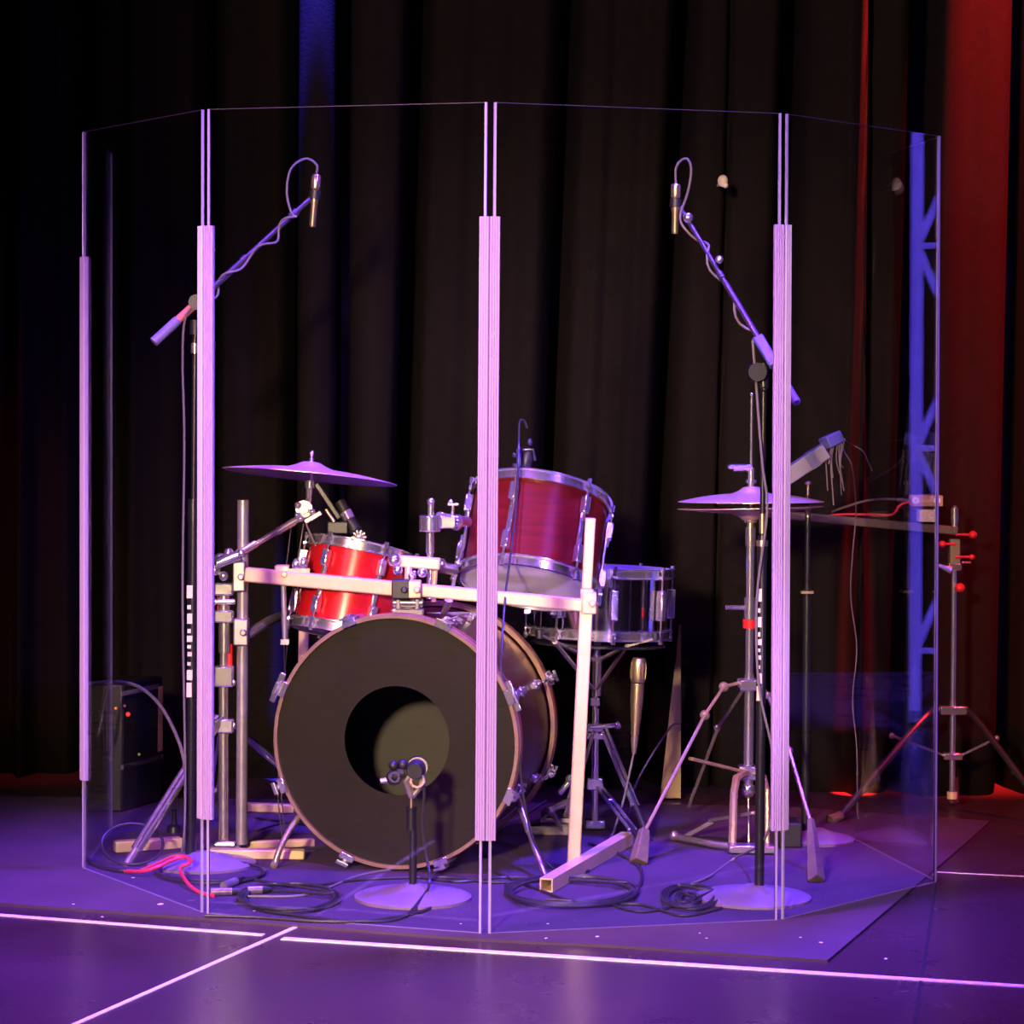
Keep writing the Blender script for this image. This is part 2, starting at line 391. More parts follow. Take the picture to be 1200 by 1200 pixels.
# front head with off-centre-free port hole
PO = kx * .002 + ky * .002; pr_ = .124
b = MB(); rows = []
NN = 120
for fr_ in (0, .08, .3, .6, .85, 1.0):
    r = []
    for k in range(NN + 1):
        a = 2 * math.pi * k / NN; dvec = kx * math.cos(a) + ky * math.sin(a)
        pin = PO + dvec * pr_; pout = dvec * (KR + .002); r.append(KC + kax * .006 + pin + (pout - pin) * fr_)
    rows.append(r)
b.grid(rows); b.build('front_head', HEADB, kick)
b = MB(); b.lathe([(0, KD - .008), (KR - .004, KD - .008), (KR - .004, KD - .006), (0, KD - .006)], KC, kax, 80); b.build('batter_head', HEADC, kick)
for i in range(8):
    a = math.radians(22.5 + 45 * i); rd = kx * math.cos(a) + ky * math.sin(a); tn = kax.cross(rd)
    for s, h in ((1, 0.), (-1, KD)):
        b = MB(); c = KC + kax * h + rd * (KR + .012)
        b.box(c + kax * s * .016 + rd * .004, (.008, .030, .046), (rd, tn, kax)); b.box(c - kax * s * .007 - rd * .002, (.016, .036, .007), (rd, tn, kax))
        b.box(c + kax * s * .016 + rd * .011, (.012, .014, .03), (rd, tn, kax))
        if (i in (0, 3, 4) and s == 1): b.box(c - kax * .012 + rd * .01 , (.014, .072, .006), (rd, tn, kax)) if i != 4 else None
        b.build('claw_hook', CHROME, kick, bevel=.002)
        b = MB(); p0 = c - kax * s * .012 + rd * .010; b.cyl(p0, p0 + kax * s * .12, .0032, n=8); b.cyl(p0 - kax * s * .006, p0 + kax * s * .006, .0065, n=8)
        b.box(p0 - kax * s * .016, (.006, .028, .008), (rd, tn, kax)); b.build('tension_rod', CHROME, kick)
        b = MB(); c2 = KC + kax * (h + s * .125) + rd * (KR + .006); b.box(c2, (.020, .018, .05), (rd, tn, kax)); b.lathe([(0, -.005), (.013, -.004), (.013, .004), (0, .005)], c2 + rd * .002, rd, 16)
        b.build('lug', CHROME, kick, bevel=.004)
for pts, nm in (([(604, 930, 6.02), (612, 948, 6.0), (625, 990, 5.9), (641, 1034, 5.81)], 'spur'), ([(352, 955, 6.0), (338, 975, 5.98), (328, 995, 5.96), (321, 1017, 5.945)], 'spur')):
    pp = catmull([P(*q) for q in pts], 6); pp[-1].z = .006
    b = MB(); b.tube(pp, .0065 if pts[0][0] > 500 else .0075, 12)
    if pts[0][0] > 500: b.box(pp[0] + V((-.005, 0, .01)), (.03, .03, .055)); b.cyl(pp[2], pp[10], .0085, n=12)
    sp = b.build('spur', CHROME2 if pts[0][0] > 500 else BRASS, kick)
    b = MB(); b.ball(pp[-1], .0095); b.build('spur_tip', RUB, sp)
# cradle-like tom bracket on top of kick
b = MB(); c = P(478, 712, 6.06); b.box(c + V((0, 0, -.012)), (.075, .05, .022)); b.box(c + V((-.022, 0, .01)), (.012, .045, .045)); b.box(c + V((.022, 0, .01)), (.012, .045, .045)); b.cyl(c + V((-.036, -.01, .012)), c + V((.036, -.01, .012)), .011)
b.cyl(c + V((0, 0, -.03)), c + V((0, 0, .0)), .016)
b.build('mounting_bracket', CHROME, kick, bevel=.003)
b = MB(); e0 = P(520, 720, 6.1); b.beam(P(500, 722, 6.12), P(556, 722, 6.2), .012, .02); b.build('badge_bracket', CHROME, kick, bevel=.003)
# ------------------------------------------------------------------ toms and snare
tl, ax = make_drum('rack_tom', 'small bright red tom tilted on the left of the rack above the bass drum', 'tom drum', P(403, 741, 6.2), P(423, 645, 6.235), .121, SHRED, 6, HEADW, HEADW, ph=.78)
cR = P(619, 684, 6.25); upv = V((math.sin(math.radians(9)), math.sin(math.radians(24)), 1)).normalized()
make_drum('mounted_tom', 'large dark red wooden tom tilted back, pale bottom head showing, right of the centre hinge', 'tom drum', cR, cR + upv * .219, .1625, SHWOOD, 6, HEADW, HEADW, ph=.50)
# tom vent badge
b = MB(); c = P(664, 625, 6.34) ; c.y = cR.y - .165 + .055
b = MB(); sb = P(701, 741, 6.55); su = V((.03, .03, 1)).normalized()
make_drum('snare_drum', 'chrome snare drum with tube lugs on its stand right of the rack pole', 'snare drum', sb, sb + su * .155, .172, CHROMES, 8, HEADW, HEADW, ph=.16, lugw=.02, full_lug=True)
# throw-off on snare
# ------------------------------------------------------------------ rack
rack = thing('drum_rack', V((P(283, 1000, 6.12).x, 6.12, 0)), 'cream square-tube drum rack with two front poles crossing over the bass drum', 'drum rack')
lp_b = G(283, 999); lp_t = P(285, 586, lp_b.y)
b = MB(); b.cyl(V((lp_b.x, lp_b.y, .02)), lp_t, .0135, n=24); b.build('pole', ALUG, rack)
rp_b = G(672, 1018); rp_t = P(692, 607, rp_b.y + .02)
b = MB(); b.beam(V((rp_b.x, rp_b.y, .012)), P(688, 690, rp_b.y + .02), .030, .030, V((0, 1, 0))); b.beam(P(687.5, 690, rp_b.y + .02), rp_t, .024, .024, V((0, 1, 0))); b.build('pole', ALU, rack, bevel=.003)
d0 = lp_b.y - .03; d1 = rp_b.y + .01
b = MB(); b.beam(P(288, 673, d0), P(478, 691, (d0 + d1) / 2), .028, .034); b.beam(P(478, 690, (d0 + d1) / 2), P(694, 710, d1), .026, .030); b.build('crossbar', ALU, rack, bevel=.004)
def clampb(px, py, d, w, h, m=ALUG, t=.045):
    b = MB(); c = P(px, py, d); b.box(c, (w, t, h)); b.cyl(c + V((w * .2, -t / 2 - .012, 0)), c + V((w * .2, -t / 2, 0)), .008, n=10); b.build('clamp', m, rack, bevel=.003)
clampb(281, 675, lp_b.y - .01, .028, .07); clampb(283, 740, lp_b.y - .01, .034, .062, ALUG); clampb(331, 672, d0 - .0, .034, .04, ALU)
clampb(411, 684, d0, .04, .036, ALUG); clampb(470, 690, 6.03, .042, .044, BLKP); clampb(486, 690, 6.03, .03, .04, ALU); clampb(690, 706, d1 + .01, .034, .05, ALU, .05)
# T feet
def foot(pts, w, m=ALU, h=.022, hollow=False):
    a, c = [G(*q, 0) for q in pts]; a.z = c.z = h / 2 + .001; b = MB()
    if hollow: b.hollow_beam(a, c, h, .0035)
    else: b.beam(a, c, w, h)
    return b.build('foot', m, rack, bevel=.0 if hollow else .003)
foot(((246, 1006), (357, 1007)), .03)
foot(((134, 999), (212, 994)), .03, h=.026); foot(((290, 995), (368, 992)), .02, h=.018)
foot(((286, 951), (345, 953)), .025)
foot(((640, 1046), (735, 990)), .03, h=.030, hollow=True)
# rear left pole + side arm + under bars
rb = G(352, 950); b = MB(); b.beam(V((rb.x, rb.y, .01)), P(357, 690, rb.y), .026, .026, V((0, 1, 0))); b.build('pole', ALU, rack, bevel=.003)
b = MB(); b.tube(catmull([P(288, 745, lp_b.y), P(312, 730, 6.25), P(338, 718, 6.45), P(357, 706, 6.7)], 6), .012); b.build('side_arm', ALUG, rack)
b = MB(); b.cyl(P(332, 680, 6.1), P(334, 752, 6.1), .0065); b.box(P(334, 752, 6.1), (.02, .02, .012)); b.build('hanging_rod', ALUG, rack)
# small rod row on bar centre
b = MB(); b.beam(P(462, 657, 6.08), P(516, 661, 6.08), .028, .028); b.build('stub_tube', ALU, rack, bevel=.004)
b = MB(); b.cyl(P(479, 664, 6.06), P(477, 700, 6.05), .009); b.build('riser', ALU, rack); b = MB(); b.cyl(P(510, 667, 6.1), P(508, 705, 6.1), .006); b.build('riser', ALU, rack)
b = MB(); c = P(480, 652, 6.08); 
for q, rr in (((462, 657, 6.06), .016), ((495, 671, 6.04), .012), ((466, 668, 6.04), .012), ((482, 675, 6.05), .009)): b.ball(P(*q), rr)
b.build('wing_knob', CHROME, rack)
b = MB()
for q in ((347, 662, 6.1), (356, 660, 6.1)): b.ball(P(*q), .010, sq=1.6)
b.box(P(351, 669, 6.1), (.05, .03, .012)); b.build('wing_knob', CHROME, rack)
# tom mount post
tm = thing('tom_mount', P(504, 700, 6.1), 'chrome tom arm with L rod and round clamp left of the big tom', 'tom mount')
b = MB(); b.cyl(P(503, 702, 6.1), P(505, 588, 6.1), .0075); b.cyl(P(504, 648, 6.1), P(504, 622, 6.1), .010); b.ball(P(505, 588, 6.1), .0095); b.build('post', CHROME, tm)
b = MB(); c = P(504, 612, 6.1); b.cyl(c + V((0, 0, -.022)), c + V((0, 0, .016)), .026, n=24); b.box(c + V((.035, .02, 0)), (.05, .03, .03)); b.build('clamp_block', CHROME, tm, bevel=.003)
b = MB(); b.cyl(P(515, 606, 6.11), P(548, 612, 6.24), .013); b.ball(P(534, 612, 6.16), .02); b.cyl(P(530, 605, 6.14), P(531, 592, 6.14), .004); b.box(P(531, 591, 6.14), (.026, .008, .006)); b.ball(P(528, 588, 6.14), .006); b.build('ball_arm', CHROME, tm, bevel=.001)
b = MB(); b.tube([P(546, 615, 6.22), P(543, 640, 6.22), P(535, 663, 6.2), P(530, 690, 6.16)], .005); b.ball(P(537, 660, 6.2), .010); b.ball(P(531, 678, 6.18), .008); b.build('hook_rod', CHROME, tm)
b = MB(); b.tube([P(510, 664, 6.12), P(532, 668, 6.18)], .014); b.ball(P(517, 660, 6.12), .012); b.tube([P(526, 702, 6.1), P(519, 722, 6.14)], [.011, .006]); b.build('lower_bracket', CHROME, tm)
# ------------------------------------------------------------------ cymbals
def cymbal(nm, label, c, R, up, bell=.03, group=None, flip=1, bow=.022):
    pr = [(.006, .0), (.02, -.0015), (bell * .9, -.010), (bell * 1.35, -.0165), (bell * 1.6, -.018)]
    r0 = bell * 1.6
    for i in range(1, 9):
        u = i / 8; pr.append((r0 + (R - r0) * u, -.018 - bow * u ** 1.5))
    pr = [(r, h * flip) for r, h in pr]; full = pr + [(r, h - .0014) for r, h in pr[::-1]]
    b = MB(); b.lathe(full, c, up, 96, closed=True); return tag(b.build(nm, BRONZE, smooth=60), label, 'cymbal', group)
cc = P(365, 541, 6.2); cup = V((math.sin(math.radians(5.0)), math.sin(math.radians(5.2)), 1)).normalized()
cymbal('crash_cymbal', 'large crash cymbal on the left boom, above the small red tom', cc, .209, cup, .042, bow=.018)
cs = thing('cymbal_stand', fl(G(262, 999)), 'chrome cymbal boom stand at left, its pole beside the grey rack pole', 'cymbal stand')
pb = G(262, 999)
b = MB(); b.cyl(V((pb.x, pb.y, .03)), P(262, 850, pb.y), .0125); b.cyl(P(262, 855, pb.y), P(262, 790, pb.y), .0115); b.cyl(P(262, 795, pb.y), P(263, 720, pb.y), .0095); b.cyl(P(263, 765, pb.y), P(263, 685, pb.y), .014); b.build('pole', CHROME2, cs)
b = MB()
for y, s in ((792, .05), (850, .034), (722, .03), (690, .03)): b.box(P(263, y, pb.y), (.045, .04, s))
for y in (800, 850, 705): b.cyl(P(250, y, pb.y - .01), P(276, y, pb.y - .01), .007); b.ball(P(249, y, pb.y - .01), .011)
b.build('collar', CHROME, cs, bevel=.004)
b = MB(); b.box(P(263, 995, pb.y), (.075, .05, .02)); b.cyl(P(252, 990, pb.y - .02), P(276, 990, pb.y - .02), .01); b.build('lower_collar', CHROME, cs, bevel=.003)
def bleg(root, a, c, w, m=CHROME2, gap=.022, footl=.04, mf=RUB):
    side = (c - a).cross(Z).normalized()
    if side.length < .1: side = V((1, 0, 0))
    b = MB(); b.cyl(a + side * gap * .42, c + side * gap * .42, w * .36, n=10); b.cyl(a - side * gap * .42, c - side * gap * .42, w * .36, n=10)
    m1 = a + (c - a) * .35; b.cyl(m1 + side * gap * .6, m1 - side * gap * .6, .004, n=8); b.cyl(c + side * gap * .6, c - side * gap * .6, .004, n=8)
    lg = b.build('leg', m, root)
    u = (c - a).normalized(); b = MB(); e = c + u * footl; b.tube([c - u * footl * .6, e], [gap * .34, gap * .5], 10); b.build('rubber_foot', mf, lg)
    return lg
bleg(cs, P(258, 840, pb.y), P(160, 995, 5.98), .024, CHROME, .021, .05, ALUG)
bleg(cs, P(268, 846, pb.y + .02), P(338, 906, 6.45), .016, CHROME, .016, .2, ALU)
bleg(cs, P(264, 846, pb.y + .03), P(250, 930, 6.6), .014, CHROME)
b = MB(); b.cyl(P(250, 667, pb.y - .02), P(360, 602, 6.17), .0075); b.cyl(P(300, 637, 6.14), P(285, 646, 6.13), .010); b.cyl(P(325, 623, 6.15), P(345, 611, 6.16), .0095); b.build('boom_arm', CHROME2, cs)
b = MB()
for q, rr in (((258, 655, 6.12), .015), ((268, 648, 6.1), .012), ((276, 655, 6.12), .013), ((252, 668, 6.12), .014), ((262, 675, 6.12), .012), ((283, 648, 6.12), .009)): b.ball(P(*q), rr)
b.cyl(P(255, 660, 6.1), P(280, 650, 6.1), .013); b.build('boom_clamp', CHROME, cs)
c = P(357, 596, 6.17); b = MB(); b.cyl(c + V((0, -.02, 0)), c + V((0, .02, 0)), .021, n=28); b.cyl(c + V((0, -.026, 0)), c + V((0, -.02, 0)), .012); 
for q in ((349, 592), (349, 604), (366, 600), (352, 608)): b.ball(P(q[0], q[1], 6.14), .008)
b.build('tilter', CHROME, cs, bevel=.001)
b = MB(); b.cyl(P(363, 592, 6.17), P(365.5, 533, 6.2), .0035); b.cyl(P(362, 585, 6.18), P(363, 566, 6.19), .008); b.cyl(P(363, 572, 6.19), P(363.5, 563, 6.19), .012); b.ball(P(365.5, 531, 6.2), .0055); b.cyl(P(365, 546, 6.2), P(365.3, 537, 6.2), .006); b.build('cymbal_rod', CHROME, cs)
b = MB(); b.box(P(367, 606, 6.14), (.045, .02, .012), (V((.85, 0, .5)), V((0, 1, 0)), V((-.5, 0, .85)))); b.build('tilter_lever', BRASS, cs, bevel=.002)
# red sleeve pieces
b = MB(); b.cyl(P(269, 755, 6.15), P(269, 785, 6.15), .0075); b.cyl(P(257, 690, 6.15), P(257, 715, 6.15), .005); b.build('red_marker', REDP, cs)
# ------------------------------------------------------------------ hi-hat
hd = 6.36; hx = lambda py: P(877, py, hd)
hh = thing('hi_hat_stand', fl(hx(980)), 'chrome hi-hat stand with splayed legs and pedal, left of the right hinge', 'hi-hat stand')
hb = hx(0); X0 = hb.x
def hz(py): return P(877, py, hd).z
def hp(py, dx=0, dy=0): q = P(877, py, hd); return V((X0 + .012 * (0) + dx, hd + dy, q.z))
X0 = P(878, 800, hd).x
b = MB(); b.cyl(hp(905), hp(790), .0125); b.cyl(hp(800), hp(625), .0105); b.cyl(hp(640), hp(618), .0135); b.build('pole', CHROME, hh)
b = MB(); b.cyl(hp(640), hp(463), .0033, n=10); b.ball(hp(462), .005)
for i in range(22): b.cyl(hp(548 - i * 3.6), hp(547 - i * 3.6), .0042, n=8)
b.build('pull_rod', CHROME, hh)
b = MB(); b.cyl(hp(571), hp(548), .0085); b.cyl(hp(548, -.045, -.01), hp(548, .0), .009, n=10); b.ball(hp(547, -.05, -.01), .009, sq=.7); b.cyl(hp(566), hp(562), .014); b.build('clutch', CHROME, hh)
b = MB(); b.cyl(hp(612), hp(600), .016, .02); b.cyl(hp(618), hp(612), .009); b.build('cymbal_seat', BRASS, hh)
cymbal('hi_hat_cymbal', 'upper hi-hat cymbal facing up, clutch on top', hp(570), .178, V((-.01, .022, 1)).normalized(), .034, 'pair of hi-hat cymbals', bow=.019)
cymbal('hi_hat_cymbal', 'lower hi-hat cymbal, upturned bronze one beneath the other', hp(609), .178, V((-.03, .03, 1)).normalized(), .034, 'pair of hi-hat cymbals', flip=-1, bow=.012)
b = MB(); b.cyl(hp(725), hp(700), .015); b.cyl(hp(712, -.06), hp(712, 0), .006); b.ball(hp(712, -.05), .010, sq=.6); b.build('height_clamp', CHROME, hh)
b = MB(); b.cyl(hp(736), hp(726), .0165, .0175); b.build('memory_lock', REDP, hh)
b = MB(); b.box(hp(802), (.05, .05, .028)); b.cyl(hp(800, -.03), hp(800, .03), .012); b.build('leg_collar', CHROME, hh, bevel=.004); b = MB(); b.box(hp(905), (.05, .045, .035)); b.build('brace_collar', CHROME, hh, bevel=.004)
def flatleg(root, pts, w, footp=None, m=CHROME2):
    b = MB(); 
    for a, c in zip(pts, pts[1:]): b.beam(a, c, .008, w, V((0, -1, .2)))
    for q in pts[1:-1]: b.ball(q, w * .55)
    lg = b.build('leg', m, root, bevel=.002); return lg
ALUT = mat('tarnished_steel', (.46, .34, .20), .35, .5, noise=50)
lp = [hp(800, -.02), P(848, 805, 6.33), P(826, 838, 6.28), P(755, 975, 6.08)]
lg = flatleg(hh, lp, .023, m=ALUT)
f_ = G(748, 1013); b = MB(); a = P(755, 972, 6.08); b.tube([a, a + (V((f_.x, f_.y, .004)) - a) * .55, V((f_.x, f_.y, .004))], [.014, .020, .024], 4); b.build('rubber_foot', RUB, lg, bevel=.002)
flatleg(hh, [P(809, 889, 6.24), hp(906)], .017, m=ALUT)
lp = [hp(800, .02), P(900, 815, 6.25), P(925, 880, 6.1), P(950, 965, 5.96)]; lg = flatleg(hh, lp, .018)
f_ = G(957, 1034); b = MB(); a = P(950, 960, 5.96); b.tube([a, V((f_.x, f_.y, .004))], [.009, .021], 4); b.build('rubber_foot', RUB, lg, bevel=.002)
lg = flatleg(hh, [hp(800, 0, .02), V((X0 - .06, hd + .2, .25)), V((X0 - .12, hd + .35, .03))], .018)
# lower frame and pedal
b = MB(); yf = hd - .1
b.tube([hp(905), P(870, 908, 6.3), P(863, 912, 6.28), P(860, 930, 6.25), P(858, 996, 6.22)], .010, 8); b.tube([hp(905), P(896, 910, 6.3), P(899, 925, 6.25), P(899, 998, 6.22)], .006, 8); b.build('pedal_frame', ALUT, hh)
b = MB(); b.beam(P(795, 985, 6.42), P(838, 962, 6.38), .035, .012); b.beam(P(838, 961, 6.38), P(890, 952, 6.25), .045, .010); b.build('footboard', CHROME2, hh, bevel=.003)
b = MB(); q = [G(790, 986), G(840, 996), G(895, 1000)]; b.tube([v + Z * .012 for v in q], .009, 8); b.ball(q[0] + Z * .014, .013); b.box(q[2] + V((-.03, 0, .012)), (.11, .05, .018)); b.build('base_plate', CHROME2, hh, bevel=.003)
b = MB(); b.cyl(hp(905), hp(930), .014, .010); b.cyl(hp(930), hp(985, -.0, -.03), .0025); b.ball(hp(925), .018, sq=1.2); b.build('spring_chain', CHROME, hh)
# ------------------------------------------------------------------ snare stand
ss = thing('snare_stand', fl(P(697, 985, 6.5)), 'chrome snare stand under the chrome snare drum behind the rack pole', 'snare stand')
sd = 6.5; S = lambda px, py, dd=0: (lambda q: V((q.x, q.y, max(q.z, .016))))(P(px, py, sd + dd))
b = MB(); b.cyl(S(697, 985), S(697, 905), .0085); b.cyl(S(697, 912), S(698, 830), .0095); b.cyl(S(697, 835), S(699, 755), .0075); b.cyl(S(699, 815), S(700, 768), .0125); b.build('pole', CHROME, ss)
b = MB(); 
for y, w, h in ((852, .04, .02), (862, .045, .016), (918, .04, .03), (985, .05, .022), (822, .025, .02)): b.box(S(697, y), (w, .04, h))
b.cyl(S(690, 852, -.03), S(722, 850, -.03), .006); b.ball(S(724, 850, -.03), .010); b.build('collar', CHROME, ss, bevel=.003)
for a, c, e in (((699, 775, 0), (650, 752, -.12), (632, 744, -.15)), ((699, 775, 0), (735, 757, -.08), (768, 748, -.1)), ((699, 775, .0), (700, 757, .1), (700, 744, .17))):
    b = MB(); b.beam(S(*a), S(*c), .018, .006); b.beam(S(*c), S(*e), .018, .006)
    k = S(697, 810, -.02); mid = S(*c); b.beam(k + (mid - k) * .05, mid, .012, .005); b.cyl(mid + V((0, -.01, 0)), mid + V((0, .01, 0)), .006, n=8); b.build('basket_arm', CHROME2, ss)
b = MB(); b.cyl(S(632, 748, -.15), S(632, 738, -.15), .010); b.cyl(S(768, 750, -.1), S(768, 741, -.1), .010); b.cyl(S(700, 748, .17), S(700, 741, .17), .010); b.build('rubber_grip', BLKP, ss)
b = MB(); b.ring(sb - su * .028, su, .120, .05, .006); b.build('support_tray', BLKP, ss)
bleg(ss, S(706, 850), P(744, 943, 6.4), .014, CHROME, .018, .11, BLKP)
bleg(ss, S(701, 920), P(741, 972, 6.22), .012, CHROME, .018, .09, BLKP)
bleg(ss, S(694, 850), P(670, 935, 6.3), .012, CHROME2, .018, .06)
# ------------------------------------------------------------------ kick pedal behind the hoop
kp = thing('bass_drum_pedal', fl(P(650, 985, 6.42)), 'chrome bass drum pedal frame behind the rear hoop of the bass drum', 'pedal')
b = MB(); b.cyl(P(640, 950, 6.38), P(670, 938, 6.42), .009); b.tube([P(636, 960, 6.38), P(645, 948, 6.38), P(665, 985, 6.44)], .007); b.ball(P(645, 950, 6.38), .013)
b.box(V((P(650, 985, 6.44).x, 6.44, .012)), (.12, .05, .02)); b.build('frame', CHROME2, kp)
b = MB(); b.cyl(P(655, 930, 6.38), P(668, 915, 6.38), .008); b.ball(P(668, 913, 6.38), .012); b.build('hoop_clamp', CHROME, kp)
b = MB(); b.beam(V((P(650, 985, 6.44).x, 6.46, .03)), V((P(650, 985, 6.7).x, 6.72, .012)), .07, .01); b.build('footboard', CHROME2, kp)
# ------------------------------------------------------------------ round-base microphone stands
def base_dome(root, c, R=.125, h=.03):
    b = MB(); b.lathe([(0, h), (.02, h), (.03, h * .85), (R * .6, h * .55), (R * .93, h * .32), (R, h * .2), (R, 0), (0, 0)], c, Z, 64); return b.build('round_base', BASEM, root)
MARK = [(686, 701), (709, 714), (719, 731), (737, 742), (745, 752), (756, 760), (764, 769), (776, 780), (785, 797), (800, 817)]
def marks(root, px, d, r, off=0):
    b = MB()
    for i, (a, c) in enumerate(MARK):
        p, q = P(px, a + off, d), P(px, c + off, d); wd = r * (1.25, .8, 1.1, .7, 1.15, .8, .9, .7, 1.2, 1.1)[i]
        b.box((p + q) / 2 + V(((.5 - i % 2) * .0012, 0, 0)), (wd, .004, (p - q).length))
    b.build('pale_marking', CREAM, root)
def boom_cable(pts, r=.0028, turns=5, R=.010):
    a, c = pts; x, y, z = frame(c - a); L = (c - a).length; out = []
    for i in range(turns * 10 + 1):
        u = i / (turns * 10); an = u * turns * 2 * math.pi
        RR = R + .006 * math.sin(u * 9); out.append(a + (c - a) * u + (x * math.cos(an) + y * math.sin(an)) * RR)
    return out
# left overhead
lb = G(236, 1013); LD = lb.y
ml = thing('microphone_stand', fl(lb), 'black boom microphone stand at left behind the left hinge, boom rising to the right', 'microphone stand')
base_dome(ml, fl(lb))
pxl = P(226, 700, LD).x
def LP(py, dx=0, dy=0): q = P(226, py, LD); return V((pxl + dx, LD + dy, q.z))
b = MB(); b.cyl(V((pxl, LD, .02)), LP(590), .0125); b.build('lower_tube', BLK, ml)
b = MB(); b.cyl(LP(600), LP(385), .007); b.cyl(LP(610), LP(585), .0145, .013); b.build('upper_tube', BLK, ml)
b = MB(); b.cyl(LP(414), LP(402), .010); b.build('brass_collar', BRASS, ml)
marks(ml, 222, LD - .0135, .0105)
bA, bB = P(180, 401, LD - .04), P(366, 231, LD + .1); BOOMM = mat('dark_boom_metal', (.09, .08, .15), .25, .6)
u = (bB - bA)
b = MB(); b.cyl(bA + u * .12, bB, .0065); b.cyl(bA + u * .55, bA + u * .58, .0095); b.cyl(bA + u * .86, bA + u * .9, .010); b.cyl(bA + u * .12, bA + u * .55, .0078); b.build('boom_arm', BOOMM, ml)
b = MB(); b.cyl(bA, bA + u * .15, .0115); b.build('counterweight', mat('grey_counterweight', (.26, .22, .42), .4), ml)
b = MB(); b.cyl(bA + u * .15, bA + u * .3, .0095); b.build('red_lit_boom_part', mat('orange_red_lit_boom', (.85, .22, .12), .4), ml)  # red light on this stretch of boom is put into its colour
b = MB(); q = bA + u * .27; b.cyl(q + V((0, -.02, 0)), q + V((0, .025, 0)), .018); b.cyl(LP(392), LP(375), .013); b.build('swivel', BLKP, ml)
def pencil(name, label, top, bot, dcab, loop):
    t = thing(name, bot, label, 'microphone', 'overhead pencil microphones'); z = (top - bot); L = z.length; z.normalize()
    b = MB(); b.lathe([(0, 0), (.007, 0), (.008, .004), (.008, L * .42), (.0095, L * .46), (.0095, L * .68), (0, L * .70)], bot, z, 20); b.build('body', GOLDM, t)
    b = MB(); b.lathe([(0, L * .68), (.0105, L * .7), (.0115, L * .73), (.0115, L * .94), (.009, L * .97), (0, L)], bot, z, 20); b.build('connector', BRASS, t)
    b = MB(); q = bot + z * L * .6; b.ring(q, z, .0095, .004, .02, 20); b.cyl(q, q + dcab, .005); b.build('clip', BLKP, t)
    return t
pencil('pencil_microphone', 'pencil microphone pointing down at the tip of the left boom', P(371, 203, LD + .1), P(366, 266, LD + .1), (bB - P(368, 228, LD + .1)), None)
b = MB(); lp_ = catmull([P(371, 203, LD + .1), P(371, 193, LD + .1), P(358, 186, LD + .1), P(341, 198, LD + .08), P(336, 225, LD + .07), P(341, 248, LD + .06), P(346, 254, LD + .06)], 8)
lp_ += boom_cable((P(346, 254, LD + .06), P(240, 350, LD - .01)), turns=3)
lp_ += catmull([P(236, 352, LD - .02), P(218, 370, LD - .02), P(214, 420, LD - .02), P(216, 520, LD - .02), P(214, 700, LD - .02), P(217, 900, LD - .02), P(215, 985, LD - .04), G(205, 1012) + Z * .004, G(180, 1018) + Z * .004], 6)
b.tube(lp_, .0028, 8); tag(b.build('microphone_cable', CABLEG), 'thin cable looping from the left overhead microphone and wound down its boom', 'cable')
# right overhead
rb_ = G(883, 1053); RD = rb_.y
mr = thing('microphone_stand', fl(rb_), 'black boom microphone stand in front of the hi-hat, boom rising to the left', 'microphone stand')
base_dome(mr, fl(rb_))
pxr = P(891, 900, RD).x
def RP(py, dx=0, dy=0): q = P(891, py, RD); return V((pxr + dx, RD + dy, q.z))
b = MB(); b.cyl(V((pxr, RD, .02)), RP(640), .0105); b.build('lower_tube', BLK, mr)
b = MB(); b.cyl(RP(650), RP(425), .006); b.cyl(RP(655), RP(628), .0125, .010); b.build('upper_tube', BLK, mr)
b = MB(); b.cyl(RP(625), RP(602), .0072); b.cyl(RP(640), RP(633), .0128); b.build('brass_collar', GOLDM, mr)
marks(mr, 889.5, RD - .0115, .0085, 4)
bA, bB = P(934, 472, RD - .12), P(797, 243, RD + .25); u = bB - bA
b = MB(); b.cyl(bA + u * .05, bB, .0055); b.cyl(bA + u * .62, bA + u * .65, .008); b.cyl(bA + u * .12, bA + u * .6, .0070); b.build('boom_arm', BOOMM, mr)
b = MB(); b.cyl(bA, bA + u * .1, .009); b.build('counterweight', mat('pale_counterweight', (.26, .24, .42), .4), mr)
b = MB(); q = P(905, 418, RD - .05); b.beam(bA + u * .18, bA + u * .32, .024, .02, V((0, 1, 0))); b.build('swivel', mat('blue_grey_swivel', (.07, .08, .28), .4), mr, bevel=.004)
b = MB(); q = RP(436, -.016); b.cyl(q + V((0, -.03, 0)), q + V((0, .03, 0)), .020, n=24); b.cyl(RP(455), RP(428), .011); b.ball(RP(456, 0, -.01), .006); b.build('swivel_knob', BLK, mr)
b = MB(); b.ball(P(843, 304, RD + .13), .0095); b.ball(bA + u * .93 + V((0, -.01, .005)), .012); b.build('cable_clip', CHROME, mr)
pencil('pencil_microphone', 'pencil microphone pointing down at the tip of the right boom', P(792, 214, RD + .25), P(791, 274, RD + .25), (bB - P(792, 240, RD + .25)), None)
b = MB(); lp_ = catmull([P(792, 216, RD + .25), P(792, 198, RD + .25), P(798, 188, RD + .25), P(806, 187, RD + .24), P(810, 200, RD + .24), P(806, 225, RD + .24), P(797, 255, RD + .23), P(806, 272, RD + .22), P(818, 282, RD + .2)], 8)
lp_ += boom_cable((P(820, 283, RD + .2), P(882, 390, RD + .02)), turns=2)
lp_ += catmull([P(882, 400, RD), P(886, 450, RD - .01), P(893, 540, RD - .02), P(899, 600, RD - .02), P(887, 700, RD - .02), P(889, 800, RD - .02), P(905, 880, RD - .02), P(908, 930, RD - .02), P(895, 985, RD), G(862, 1010) + Z * .01, G(830, 1030) + Z * .004, G(800, 1040) + Z * .004], 6)
